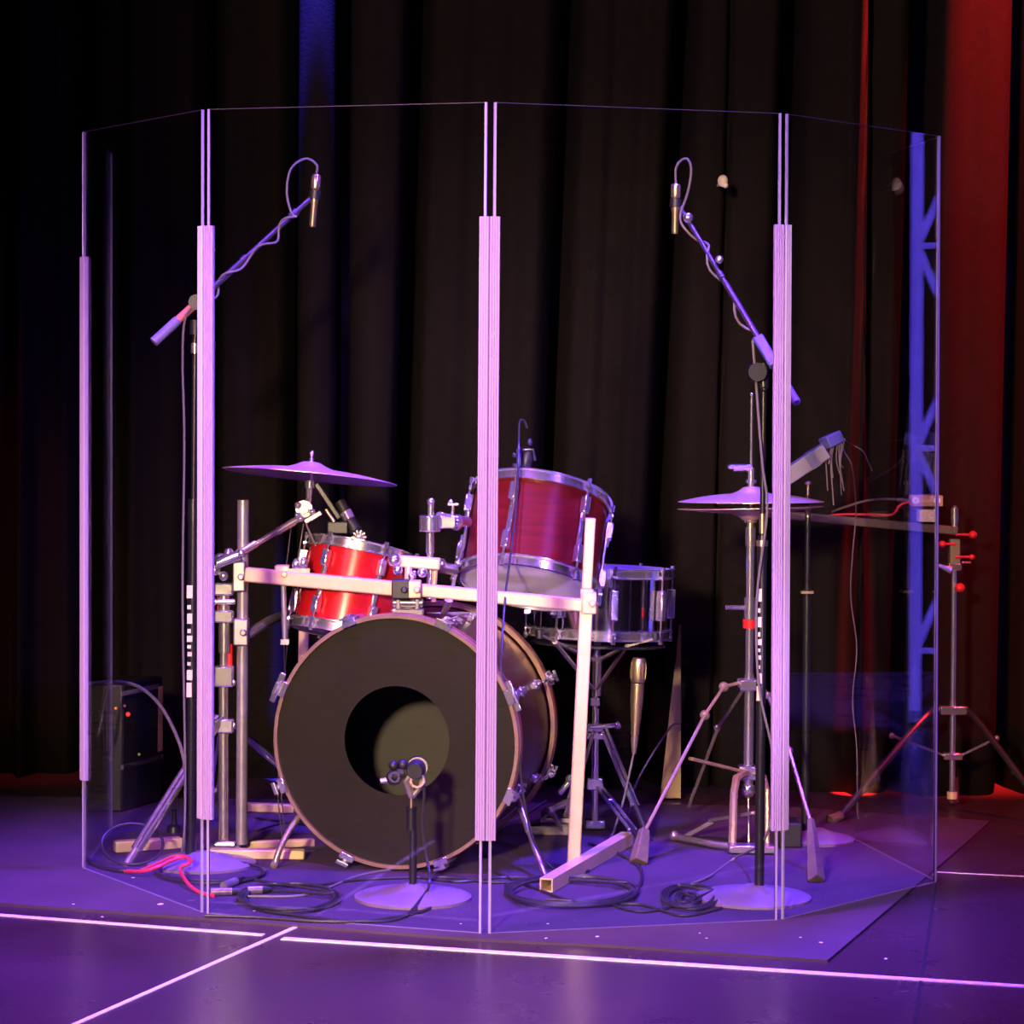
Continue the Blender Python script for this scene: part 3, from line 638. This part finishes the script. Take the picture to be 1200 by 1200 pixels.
b.tube(lp_, .0028, 8); tag(b.build('microphone_cable', CABLEG), 'thin cable wound down the right boom and along the hi-hat pole', 'cable')
# rear stand
kb = G(956, 985); KD2 = kb.y
mk = thing('microphone_stand', fl(kb), 'slim black straight stand behind the hi-hat, right of the right hinge', 'microphone stand')
base_dome(mk, fl(kb), .095)
pk = P(945, 800, KD2).x
def KP(py): return V((pk, KD2, P(945, py, KD2).z))
b = MB(); b.cyl(KP(985), KP(690), .010); b.cyl(KP(700), KP(580), .006); b.build('pole', BLK, mk)
b = MB(); b.cyl(KP(606), KP(592), .007); b.cyl(KP(592), KP(568), .003); b.ball(KP(566), .009, sq=.6); b.box(KP(694), (.03, .02, .006)); b.cyl(KP(694), KP(672), .006); b.build('brass_fitting', GOLDM, mk)
# base is offset: foot plate under pole
# kick microphone stand
bb = G(484, 1053); BD = bb.y
mb = thing('microphone_stand', fl(bb), 'short microphone stand with round base in front of the bass drum', 'microphone stand')
base_dome(mb, fl(bb), .126, .032)
def BP(px, py, dd=0): return P(px, py, BD + dd)
b = MB(); b.cyl(BP(482, 1038), BP(482, 905), .0036, n=12); b.build('rod', GOLDM, mb)
b = MB(); b.cyl(BP(484, 1038), BP(484, 972), .0085); b.cyl(BP(482, 972), BP(482, 949), .0115, .0105); b.cyl(BP(482, 949), BP(482, 946), .0125); b.build('height_sleeve', BLK, mb)
b = MB(); b.ball(BP(478, 1037), .005); b.ball(BP(487, 1036), .006); b.build('bolt', CHROME, mb)
km = thing('kick_microphone', BP(484, 925), 'dark microphone in a ring clamp on the short stand before the bass drum port', 'microphone')
b = MB(); b.lathe([(0, -.03), (.016, -.03), (.02, -.02), (.022, .02), (.015, .035), (0, .035)], BP(488, 900), V((.1, .95, .1)), 24); b.build('body', BLKP, km)
b = MB(); b.ring(BP(489, 899), V((.1, -1, .1)), .016, .006, .012, 28); b.ring(BP(490, 915, -.01), V((-.3, -1, .3)), .012, .005, .012, 24); b.tube([BP(483, 934), BP(476, 915), BP(484, 905)], .008); b.tube([BP(483, 934), BP(493, 922), BP(496, 905)], .006); b.build('clamp_ring', CHROME2, km)
b = MB(); b.cyl(BP(460, 908), BP(474, 905), .016, .012); b.ball(BP(461, 897, -.01), .011); b.ring(BP(462, 911, -.01), V((.5, -1, .2)), .012, .005, .01, 24); b.ball(BP(472, 896), .012); b.build('side_clamp', BLKP, km)
b = MB(); b.ring(BP(462, 911, -.02), V((.5, -1, .2)), .008, .004, .006, 24); b.cyl(BP(446, 915), BP(462, 914), .006); b.build('side_ring', CHROME2, km)
# ------------------------------------------------------------------ clip mics
t = thing('tom_microphone', P(612, 580, 6.24), 'dark clip-on microphone with cable loop on the rim of the big tom', 'microphone')
b = MB(); b.lathe([(0, -.03), (.012, -.03), (.0165, -.02), (.0175, .02), (.012, .035), (0, .036)], P(615, 545, 6.26), V((.25, 0, 1)), 20); b.build('body', BLKP, t)
b = MB(); b.box(P(610, 568, 6.24), (.022, .03, .055)); b.box(P(608, 540, 6.24), (.012, .016, .06)); b.cyl(P(601, 533, 6.23), P(610, 533, 6.24), .006); b.cyl(P(601, 545, 6.23), P(610, 545, 6.24), .005); b.ball(P(621, 518, 6.26), .007, sq=1.3); b.tube([P(612, 527, 6.25), P(625, 527, 6.25), P(627, 540, 6.25)], .004); b.build('rim_clamp', mat('blue_black_clamp', (.03, .03, .06), .25), t, bevel=.002)
b = MB(); lp_ = catmull([P(618, 502, 6.25), P(614, 493, 6.25), P(609, 495, 6.24), P(608, 520, 6.22), P(607, 550, 6.16), P(604, 600, 6.12), P(597, 660, 6.05), P(592, 700, 6.0), P(588, 760, 5.9), P(588, 790, 5.87), P(600, 830, 5.86), P(608, 880, 5.86), P(613, 930, 5.86), P(625, 985, 5.86), P(645, 1015, 5.84), G(670, 1030) + Z * .004, G(700, 1035) + Z * .004], 7)
b.tube(lp_, .0027, 8); tag(b.build('microphone_cable', CABLE), 'thin dark cable hanging from the big tom microphone past the bass drum shell', 'cable')
t = thing('tom_microphone', P(405, 620, 6.2), 'dark microphone aimed at the small red tom under the crash cymbal', 'microphone')
b = MB(); b.cyl(P(398, 588, 6.22), P(417, 622, 6.2), .013, .015); b.build('body', BLKP, t)
b = MB(); b.cyl(P(405, 600, 6.205), P(410, 609, 6.2), .0155); b.build('silver_band', CHROME, t)
b = MB(); c = P(421, 629, 6.195); b.ball(c, .0165)
for i in range(10):
    a = i / 10 * 2 * math.pi; b.box(c + V((math.cos(a) * .011, -.008, math.sin(a) * .011)), (.014, .010, .002), (V((math.cos(a), 0, math.sin(a))), V((0, 1, 0)), V((-math.sin(a), 0, math.cos(a)))))
b.build('grille', CHROME2, t)
b = MB(); b.beam(P(370, 566, 6.2), P(398, 608, 6.2), .014, .012, V((0, 1, 0))); b.box(P(396, 618, 6.2), (.05, .03, .03)); b.build('clip_arm', BLK, t, bevel=.003)
b = MB(); b.cyl(P(382, 597, 6.18), P(392, 612, 6.18), .0045); b.tube([P(357, 610, 6.15), P(362, 622, 6.15), P(370, 640, 6.15)], .0022); b.build('brass_pin', GOLDM, t)
for q, lab in (([(342, 612, 6.2), (336, 660, 6.22), (330, 720, 6.24), (333, 760, 6.26), (333, 830, 6.3), (330, 870, 6.32)], 'left one of two thin cables hanging below the crash cymbal tilter'),
          ([(356, 612, 6.2), (350, 650, 6.22), (342, 700, 6.26), (337, 750, 6.28), (334, 800, 6.3), (334, 870, 6.34)], 'right one of two thin cables hanging below the crash cymbal tilter')):
    pp = [P(*w_) for w_ in q]; e = pp[-1]; pp += [V((e.x - .01, e.y + .02, .12)), V((e.x, e.y + .03, .004))]
    b = MB(); b.tube(catmull(pp, 7), .0016, 6); tag(b.build('microphone_cable', CABLEG), lab, 'cable')
t = thing('snare_microphone', P(745, 880, 6.42), 'brass-coloured microphone pointing up below the snare drum', 'microphone')
A_, B_ = P(744, 862, 6.42), P(749, 771, 6.42); z = B_ - A_; L = z.length; z.normalize()
b = MB(); b.lathe([(0, 0), (.010, 0), (.011, L * .1), (.0165, L * .45), (.0165, L * .68), (0, L * .68)], A_, z, 24); b.build('body', GOLDM, t)
b = MB(); b.lathe([(0, L * .68), (.0165, L * .69), (.0185, L * .72), (.0185, L * .95), (.015, L), (0, L)], A_, z, 24)
for i in range(10):
    a = i / 10 * 2 * math.pi; x1, y1, _ = frame(z); rd = x1 * math.cos(a) + y1 * math.sin(a); b.box(A_ + z * L * .84 + rd * .0185, (.003, .004, L * .2), (rd, z.cross(rd), z))
b.build('grille', GOLDM, t)
b = MB(); b.tube([A_ + z * .004, A_ - z * .02, A_ - z * .045], [.0095, .009, .005], 16); b.build('connector', BRASS, t)
b = MB(); pp = catmull([A_ - z * .04, P(738, 905, 6.41), P(730, 940, 6.4), P(722, 965, 6.38), V((P(715, 985, 6.36).x, 6.36, .004)), G(690, 1010) + Z * .004], 7); b.tube(pp, .0028, 8)
tag(b.build('microphone_cable', CABLEG), 'thin cable falling from the brass-coloured microphone below the snare', 'cable')
b = MB(); b.tube(catmull([P(797, 848, 6.98), P(788, 850, 6.9), P(772, 872, 6.8), P(752, 905, 6.7), P(742, 928, 6.66), V((P(735, 945, 6.6).x, 6.6, .004))], 6), .0025, 8); tag(b.build('microphone_cable', CABLEG), 'thin cable slanting down from the tan wedge toward the snare stand', 'cable')
# ------------------------------------------------------------------ chime bar behind right hinge
t = thing('chime_stand', fl(G(926, 990)), 'dark stand behind the right hinge holding a slanted grey bar', 'stand')
cb = G(926, 990); CD = cb.y; cxp = P(920, 800, CD).x
b = MB(); b.cyl(V((cxp, CD, .02)), P(920, 570, CD), .009); b.build('pole', BLK, t)
b = MB(); b.box(V((cxp + .012, CD, .03)), (.055, .09, .06)); b.build('base_block', BLKP, t, bevel=.004)
b = MB(); A_, B_ = P(918, 561, CD), P(969, 527, CD - .02); b.beam(A_, B_, .038, .052, V((0, 1, 0))); b.build('bar', GREYB, t, bevel=.002)
b = MB(); b.beam(A_ + (B_ - A_) * .58, A_ + (B_ - A_) * .78, .040, .054, V((0, 1, 0))); b.build('bar_band', mat('grey_band', (.09, .085, .14), .5), t)
b = MB(); B2 = P(966, 520, CD - .02); b.beam(B2, P(983, 512, CD), .03, .04, V((0, 1, 0))); b.build('bar_end', mat('blue_grey_end', (.09, .09, .26), .5), t, bevel=.003)
b = MB()
for i, (x0, x1, y1) in enumerate(((972, 970, 575), (975, 977, 592), (979, 976, 560), (982, 984, 555), (984, 989, 575), (987, 988, 548), (990, 986, 580), (977, 972, 540))):
    b.tube(catmull([P(x0, 514, CD - .01), P((x0 + x1) / 2 - 3, 535 + i, CD - .01 - .003 * i), P(x1, y1, CD - .01)], 5), .0016, 6)
b.build('hanging_strand', WIRE, t)
b = MB(); b.tube(catmull([P(975, 512, CD), P(982, 512, CD), P(990, 530, CD + .02), P(999, 550, CD + .05), P(1003, 600, 6.7), P(999, 650, 6.7), P(997, 700, 6.7), P(1004, 760, 6.7), P(999, 820, 6.7), P(1004, 880, 6.7), V((P(1006, 930, 6.7).x, 6.7, .004)), V((P(1020, 930, 6.7).x, 6.75, .004))], 8), .0018, 6); tag(b.build('hanging_cord', CABLEG), 'long thin cord hanging from the slanted grey bar to the floor', 'cord')
b = MB(); b.tube(catmull([P(1002, 523, 6.7), P(1012, 530, 6.7), P(1022, 552, 6.7)], 5), .002, 6); b.tube([P(1002, 523, 6.7), P(983, 512, CD)], .001, 6); tag(b.build('loose_cord', CABLEG), 'short loose cord end right of the slanted grey bar', 'cord')
# ------------------------------------------------------------------ right percussion rack stand
RD2 = 6.88; t = thing('rack_stand', fl(P(1117, 930, RD2)), 'chrome tripod rack stand at right with a long dark horizontal bar', 'rack stand')
px2 = P(1117, 800, RD2).x
def Q(py, dx=0, dy=0): return V((px2 + dx, RD2 + dy, P(1117, py, RD2).z))
b = MB(); b.cyl(Q(930), Q(820), .0085); b.cyl(Q(830), Q(652), .0075); b.build('pole', CHROME, t)
b = MB(); b.cyl(Q(620), Q(596), .009); b.ball(Q(596), .009); b.cyl(Q(596), Q(612), .011); b.build('top_rod', CHROME, t)
b = MB(); b.box(Q(648), (.028, .028, .075)); b.build('square_sleeve', mat('bronze_sleeve', (.30, .24, .14), .35, .5), t, bevel=.003)
b = MB(); b.box(Q(664), (.035, .035, .018)); b.tube([Q(660, -.055, -.02), Q(668, -.01, -.02)], [.003, .011]); b.cyl(Q(659, .02, 0), Q(659, .045, 0), .003); b.build('wing_clamp', CHROME, t, bevel=.002)
for dx, py, r in ((.045, 626, .0115), (-.035, 637, .010), (.043, 652, .008), (.012, 688, .0135)):
    b = MB(); b.cyl(Q(py, 0, -.02), Q(py, dx, -.02), .0035, n=8); b.ball(Q(py, dx, -.02), r, sq=.9); b.build('red_knob', REDP, t)
b = MB(); b.box(Q(832), (.07, .035, .022)); b.cyl(Q(832, -.04), Q(832, .04), .01); b.build('leg_collar', CHROME, t, bevel=.003); b = MB(); b.box(Q(886), (.05, .03, .018)); b.build('brace_collar', CHROME, t, bevel=.003)
b = MB(); b.cyl(Q(936), Q(928), .014); b.build('pole_tip', ALU, t)
LC, RC = Q(832, -.035), Q(832, .035)
for a, m1, c in ((LC, P(1080, 845, 6.82), P(980, 962, 6.66)), (RC, P(1150, 850, 6.84), P(1225, 950, 6.7)), (Q(832, 0, .02), Q(840, 0, .03), Q(925, 0.02, .09))):
    b = MB(); b.tube(catmull([a, m1, c], 8), .0095); b.ball(a + (c - a) * .62, .011); lg = b.build('leg', BLK if a is not LC else mat('dark_chrome', (.14, .13, .17), .25, .8), t)
    b = MB(); uu = (c - m1).normalized(); b.tube([c - uu * .02, V((c.x, c.y, .0)) + V((uu.x * .03, uu.y * .03, .006))], [.012, .014]); b.build('rubber_foot', RUB, lg)
for a, c in ((Q(886, -.02), P(1045, 884 - 22, 6.78)), (Q(886, .02), P(1168, 865, 6.82))):
    b = MB(); b.beam(a, c, .012, .006); b.ball(c, .008); b.build('brace', CHROME2, t)
b = MB(); b.beam(P(880, 600, 6.86), P(1122, 622, RD2 - .01), .026, .022); b.build('horizontal_bar', mat('dark_bronze_bar', (.14, .10, .07), .4, .3), t, bevel=.003)
t2 = thing('outlet_box', P(1086, 612, 6.8), 'small tan socket box with two pale round sockets, lower one on the bar', 'socket box', 'socket boxes on the rack bar')
b = MB(); b.box(P(1087, 604, 6.82), (.050, .05, .032)); b.build('body', CREAM, t2, bevel=.002)
for x in (1082, 1092): b = MB(); b.lathe([(.004, -.003), (.009, -.003), (.009, .003), (.004, .003)], P(x, 604, 6.79), V((0, 1, 0)), 20, closed=True); b.build('socket', TAPE, t2)
t2 = thing('outlet_box', P(1086, 594, 6.8), 'small tan socket box stacked on top of the other one, wider', 'socket box', 'socket boxes on the rack bar')
b = MB(); b.box(P(1085, 586.5, 6.82), (.082, .05, .028)); b.build('body', mat('tan_plastic', (.5, .32, .16), .5), t2, bevel=.002)
for x in (1073, 1098): b = MB(); b.lathe([(.003, -.003), (.009, -.003), (.009, .003), (.003, .003)], P(x, 586.5, 6.79), V((0, 1, 0)), 20, closed=True); b.build('socket', TAPE, t2)
b = MB(); b.tube(catmull([P(1068, 587, 6.8), P(1050, 585, 6.82), P(1020, 586, 6.85), P(990, 594, 6.9), P(975, 600, 6.93)], 6), .003, 8); tag(b.build('power_cable', CABLEG), 'grey cable arching from the socket box over the dark bar', 'cable')
b = MB(); b.tube(catmull([P(1068, 588, 6.79), P(1055, 592, 6.8), P(1045, 603, 6.8), P(1020, 603, 6.85), P(985, 603, 6.9), P(950, 606, 6.95), P(915, 601, 6.95)], 6), .003, 8); tag(b.build('power_cable', REDC), 'red cable lying along the dark horizontal bar', 'cable')
# ------------------------------------------------------------------ equipment case left behind
c0 = G(143, 952); c1 = G(190, 938); dirx = (c1 - c0); dirx.z = 0
t = thing('equipment_case', fl(c0), 'low black equipment case with pale right edge behind the left shield panel', 'case')
W2 = V((-.11, .01, 0)); 
def hexa(b, o, ex, ey, ez):
    n = len(b.v)
    for k in (0, 1):
        for q in (V((0, 0, 0)), ex, ex + ey, ey): b.v.append(o + q + ez * k)
    for f in ((0, 1, 2, 3), (7, 6, 5, 4), (0, 4, 5, 1), (1, 5, 6, 2), (2, 6, 7, 3), (3, 7, 4, 0)): b.face([n + i for i in f])
o = V((c0.x, c0.y, 0)); dx_ = V((dirx.x, min(dirx.y, .28), 0))
b = MB(); hexa(b, o, dx_, W2, Z * .33); b.build('body', CASE, t, bevel=.006)
b = MB(); hexa(b, o + Z * .11 + dx_ * .0, dx_ * 1.02, V((-.004, -.004, 0)), Z * .012); b.build('trim_rail', ALUG, t)
b = MB(); hexa(b, o + Z * .135 + dx_ * .93 + V((0, -.008, 0)), dx_ * .08, V((-.002, -.02, 0)), Z * .17); b.build('edge_strip', mat('orange_cream_strip', (.85, .5, .22), .5), t)
b = MB(); hexa(b, o + Z * .300 + V((0, -.002, 0)), dx_ * .9, V((-.004, -.006, 0)), Z * .012); b.build('top_rail', ALUG, t)
for (px, py, cc_) in ((114, 835, (.1, .8, .1)), (128, 836, (1, .3, .05)), (139, 833, (1, .1, .3)), (143, 843, (1, .05, .03)), (163, 884, (.8, .7, .1))):
    q = P(px, py, 6.60 if px < 150 else 6.72)
    if px < 150: q.y = c0.y + (q.x - c0.x) * (-.1) - .004; q = CAM + (q - CAM) * 1
    b = MB(); b.ball(q, .0035 if px != 143 else .006, 8); b.build('indicator_light', emis('led', cc_, 1.2 if px in (128, 143) else .35), t)
b = MB(); b.tube(catmull([V((P(115, 840, 6.5).x, 6.5, .22)), P(128, 806, 6.5), P(145, 800, 6.4), P(168, 808, 6.3), P(190, 830, 6.2), P(208, 865, 6.1), P(216, 895, 6.05), P(219, 940, 5.99), G(216, 1000) + Z * .005], 7), .0042, 8)
tag(b.build('arching_cable', CABLEG), 'thick tan-lit cable arching from the black case to the left microphone stand', 'cable')
# ------------------------------------------------------------------ floor cables
def fcable(pts, label, r=.0035, m=CABLE, cat='cable', nm='floor_cable', grp=None):
    pp = [(G(q[0], q[1], q[2]) if len(q) > 2 and q[2] > .008 else G(*q[:2]) + Z * (q[2] if len(q) > 2 else 0)) + Z * r for q in pts]
    b = MB(); b.tube(catmull(pp, 8), r, 8); o = tag(b.build(nm, m), label, cat, grp); return o
def coil(cx_, cy_, rx, ry, turns, label, m=CABLE, r=.0035, tail=None, jit=.12):
    pts = []
    for i in range(turns * 10):
        a = i / 10 * 2 * math.pi; k = 1 + jit * math.sin(i * .63 + cx_)
        g = (cx_ + rx * k * math.cos(a) + 4 * math.sin(i * .21), cy_ + ry * (k + .1 * math.sin(i * .37)) * math.sin(a))
        pts.append((g[0], g[1], .002 + .0022 * (i / 10)))
    if tail: pts += tail
    return fcable(pts, label, r, m, nm='coiled_cable')
coil(343, 1057, 56, 15, 3, 'black cable coiled flat left of the short stand base', tail=[(300, 1045), (270, 1050)])
coil(672, 1046, 74, 17, 4, 'black cable coiled in wide loops beside the foot of the rack pole', tail=[(600, 1030), (540, 1035), (480, 1028)])
coil(806, 1055, 31, 13, 3, 'small black cable coil left of the right round stand base', tail=[(760, 1070), (715, 1062)])
coil(805, 1056, 12, 6, 3, 'tight knot of cable inside the small coil at right', r=.003)
coil(245, 1024, 62, 12, 2, 'dark cable lying in a wide loop around the left stand base')
fcable([(285, 1030), (350, 1040), (430, 1032), (520, 1030), (580, 1036), (650, 1032), (690, 1022)], 'black cable running across the carpet beneath the bass drum')
fcable([(240, 1075), (300, 1077), (380, 1082), (440, 1080), (500, 1068), (512, 1052), (505, 1040)], 'black cable curving in front of the short stand base')
fcable([(290, 1052), (360, 1050), (420, 1028), (480, 1015), (550, 990), (600, 965), (640, 940)], 'thin brown-lit cable running back under the bass drum', .003, CABLEG)
fcable([(300, 960), (400, 975), (420, 990), (300, 1000)], 'dark cable behind the left rack foot')
fcable([(300, 975), (350, 965), (430, 985), (500, 1000)], 'second dark cable behind the left rack foot, further right')
fcable([(580, 1024), (620, 1040), (680, 1060), (750, 1062), (800, 1075), (845, 1066)], 'black cable linking the wide loops and the small coil')
fcable([(690, 990), (725, 1002), (750, 1020), (745, 1045), (700, 1058), (640, 1056)], 'cable sweeping over the rack foot in a wide arc', .0038)
# kick mic cable
b = MB(); b.tube(catmull([BP(495, 905), BP(497, 930), BP(495, 965), BP(499, 1000), BP(503, 1020, -.02), BP(503, 1035, -.06), G(498, 1058) + Z * .02, G(470, 1078) + Z * .004, G(420, 1082) + Z * .004, G(370, 1078) + Z * .004, G(310, 1070) + Z * .004], 8), .0032, 8)
tag(b.build('microphone_cable', CABLE), 'dark cable falling from the bass drum microphone over the round base', 'cable')
# red cable
fcable([(146, 1023), (168, 1023, .009), (185, 1018, .018), (205, 1009, .028), (219, 1007, .032), (221, 1014, .028), (211, 1020, .02), (219, 1036, .009), (232, 1047), (250, 1052)], 'bright red-pink cable on the carpet at the left', .0042, REDC)
fcable([(165, 1021, .012), (185, 1013, .022), (200, 1006, .03), (214, 1004, .034), (225, 1010, .034)], 'short red-pink cable beside the longer one at left', .003, REDC)
fcable([(100, 1006), (112, 1016), (135, 1022), (148, 1023)], 'dark cable at the foot of the leftmost hinge', .005, CABLE)
b = MB(); b.tube(catmull([P(155 + 36 * math.cos(a * .3927) , 996 + 24 * math.sin(a * .3927), 6.0 - .05 * math.sin(a * .3927)) for a in range(16)], 5, True), .0035, 8, True)
mnz = min(v.z for v in b.v); b.v = [V((v.x, v.y, v.z - mnz + .001)) for v in b.v]
tag(b.build('cable_loop', CABLE), 'black cable loop standing up by the left stand leg', 'cable')
def xlr(p0, p1, label, m=CHROME2):
    a, c = G(*p0) + Z * .009, G(*p1) + Z * .009; u = (c - a); L = u.length; t = thing('cable_connector', V((a.x, a.y, 0)), label, 'connector', 'cable connectors on the carpet')
    b = MB(); b.cyl(a, a + u * .6, .009); b.build('barrel', m, t); b = MB(); b.tube([a + u * .55, a + u * .75, c], [.0088, .008, .004], 12); b.build('boot', BLKP, t)
xlr((247, 1050), (288, 1049), 'pale silver connector on the carpet right of the left hinge')
xlr((290, 1048), (318, 1047), 'silver connector just right of the pale one, farther from the hinge')
xlr((262, 1043), (285, 1034), 'violet-lit slim connector slanting behind the other two', ALUG)
# lint specks on the carpet
lint = [(156, 1029, 3), (188, 1060, 5), (298, 1068, 2), (243, 1050, 2), (962, 1105, 3), (938, 1099, 2), (820, 1094, 2), (642, 1083, 2), (828, 1100, 2), (120, 1075, 2), (540, 1083, 2), (1038, 1124, 3), (640, 1100, 2), (700, 1098, 3), (86, 1060, 2)]
b = MB()
for x, y, s in lint:
    q = G(x, y); b.box(q + Z * .001, (s * .0017, s * .0022, .001), (V((math.cos(x), math.sin(x), 0)), V((-math.sin(x), math.cos(x), 0)), Z))
o = b.build('lint_specks', LINT); o['kind'] = 'stuff'; tag(o, 'tiny white lint specks scattered over the carpet', 'lint')
# small floor item
b = MB(); q = G(204, 975); b.lathe([(0, 0), (.02, 0), (.018, .015), (.008, .02), (.006, .05), (.009, .055), (0, .058)], q, Z, 20); tag(b.build('rubber_stopper', BLK), 'small black stopper standing on the carpet behind the left stand leg', 'stopper')
# ------------------------------------------------------------------ lighting truss off to the right (seen mirrored in the acrylic)
a, at = HP['R1']; c, ct = HP['R2']
nrm = ((c - a).cross(at - a)).normalized()
def mirror(p): return p - nrm * 2 * (p - a).dot(nrm)
vb, vt = mirror(P(1089, 800, 9)), mirror(P(1072, 200, 9))
X, Y_ = (vb.x + vt.x) / 2, (vb.y + vt.y) / 2
tr = thing('lighting_truss', V((X, Y_, FZ)), 'tall aluminium truss tower off to the right, mirrored blue in the right shield panel', 'truss')
vd = (V((X, Y_, 0)) - V((.76, 5.6, 0))).normalized(); sd_ = V((-vd.y, vd.x, 0))
o_ = V((X, Y_, 0)) - sd_ * .02
ch = [o_, o_ + sd_ * .15 + vd * .10, o_ + sd_ * .42]
for q in ch:
    b = MB(); b.cyl(V((q.x, q.y, FZ + .02)), V((q.x, q.y, 3.9)), .021, n=20); b.build('chord', TRUSS, tr)
TZ0 = .22; ST = .70
for k in range(5):
    for i, j in ((0, 1), (1, 2)):
        z0 = TZ0 + k * ST
        for (za, zb) in ((z0, z0 + ST / 2), (z0 + ST, z0 + ST / 2)):
            b = MB(); A_, B_ = ch[i] + Z * za, ch[j] + Z * zb
            b.cyl(A_, B_, .014, n=10); b.build('lattice_brace', TRUSS, tr)
    b = MB(); b.cyl(ch[0] + Z * (TZ0 + k * ST), ch[2] + Z * (TZ0 + k * ST), .011, n=10); b.build('lattice_brace', TRUSS, tr)
b = MB(); cc_ = (ch[0] + ch[1] + ch[2]) / 3; b.box(V((cc_.x, cc_.y, FZ + .01)), (.6, .6, .02)); b.build('base_plate', BLK, tr, bevel=.003)
# ------------------------------------------------------------------ lights
def look(o, tgt): o.rotation_euler = (V(tgt) - o.location).to_track_quat('-Z', 'Y').to_euler()
def spot(nm, loc, tgt, col, e, ang, blend=.5, r=.08):
    l = bpy.data.lights.new(nm, 'SPOT'); l.color = col; l.energy = e; l.spot_size = math.radians(ang); l.spot_blend = blend; l.shadow_soft_size = r
    o = bpy.data.objects.new(nm, l); o.location = loc; COL.objects.link(o); look(o, tgt); return o
def area(nm, loc, tgt, col, e, sx, sy):
    l = bpy.data.lights.new(nm, 'AREA'); l.color = col; l.energy = e; l.shape = 'RECTANGLE'; l.size = sx; l.size_y = sy
    o = bpy.data.objects.new(nm, l); o.location = loc; COL.objects.link(o); look(o, tgt); return o
BLUE = (.10, .06, 1.0); VIOLET = (.36, .12, 1.0); PINK = (1.0, .32, .55); WARM = (1.0, .70, .42); RED = (1.0, .02, .02)
spot('stage_light_blue_top', (.75, 5.95, 5.0), (-.15, 5.5, 0), (.10, .035, 1), 4600, 34, .7, .2)
spot('stage_light_violet_top', (-1.4, 4.0, 5.2), (-.3, 4.9, 0), (.42, .08, 1), 3200, 44, .8, .2)
spot('stage_light_blue_front', (2.4, 2.0, 3.6), (.1, 5.7, .8), (.26, .10, 1), 900, 34, .7, .2)
spot('stage_light_pink_left', (-2.6, 1.4, 3.2), (-.1, 5.7, .6), PINK, 330, 34, .7, .2)
spot('stage_light_warm', (-1.3, -.6, 1.9), (0, 6.2, .45), WARM, 3600, 25, .9, .2)
spot('tom_head_fill_violet', (1.25, 3.2, .15), (.05, 6.3, .66), (.62, .34, 1), 330, 12, .6, .1)  # added low fill, brightens the bottom head of the big tom
spot('curtain_light_blue', (-.545, 6.84, 4.3), (-.545, 7.08, 2.45), (.05, .035, 1), 30000, 4.1, .5, .008)
spot('curtain_light_red', (1.53, 6.62, 4.4), (1.45, 7.06, 2.6), RED, 11000, 16, .8, .03)
spot('curtain_light_warm', (-1.0, -.4, 2.2), (.45, 7.2, 2.0), (1, .68, .5), 1350, 26, .9, .1)
spot('curtain_light_red_streak', (cx(1012, 7.06), 6.93, 4.3), (cx(1012, 7.06), 7.06, 2.15), RED, 40000, 1.8, .5, .004)
spot('floor_light_red', (2.3, 5.6, 3.5), (1.25, 6.5, 0), RED, 480, 28, .9, .1)
spot('curtain_light_red_left', (-1.7, 6.3, 3.6), (-1.4, 7.3, .6), (1, .06, .01), 250, 12, .8, .05)
spot('truss_light', (X - 2.3, Y_ - .9, 3.4), (X, Y_, 1.3), (.14, .08, 1.0), 15000, 40, .6, .08)
w = bpy.data.worlds.new('world'); SC.world = w; w.use_nodes = True; w.node_tree.nodes['Background'].inputs[0].default_value = (.02, .012, .03, 1); w.node_tree.nodes['Background'].inputs[1].default_value = .12
SC.view_settings.view_transform = 'Standard'; SC.view_settings.look = 'None'; SC.view_settings.exposure = 0; SC.view_settings.gamma = 1; SC.view_settings.use_curve_mapping = False
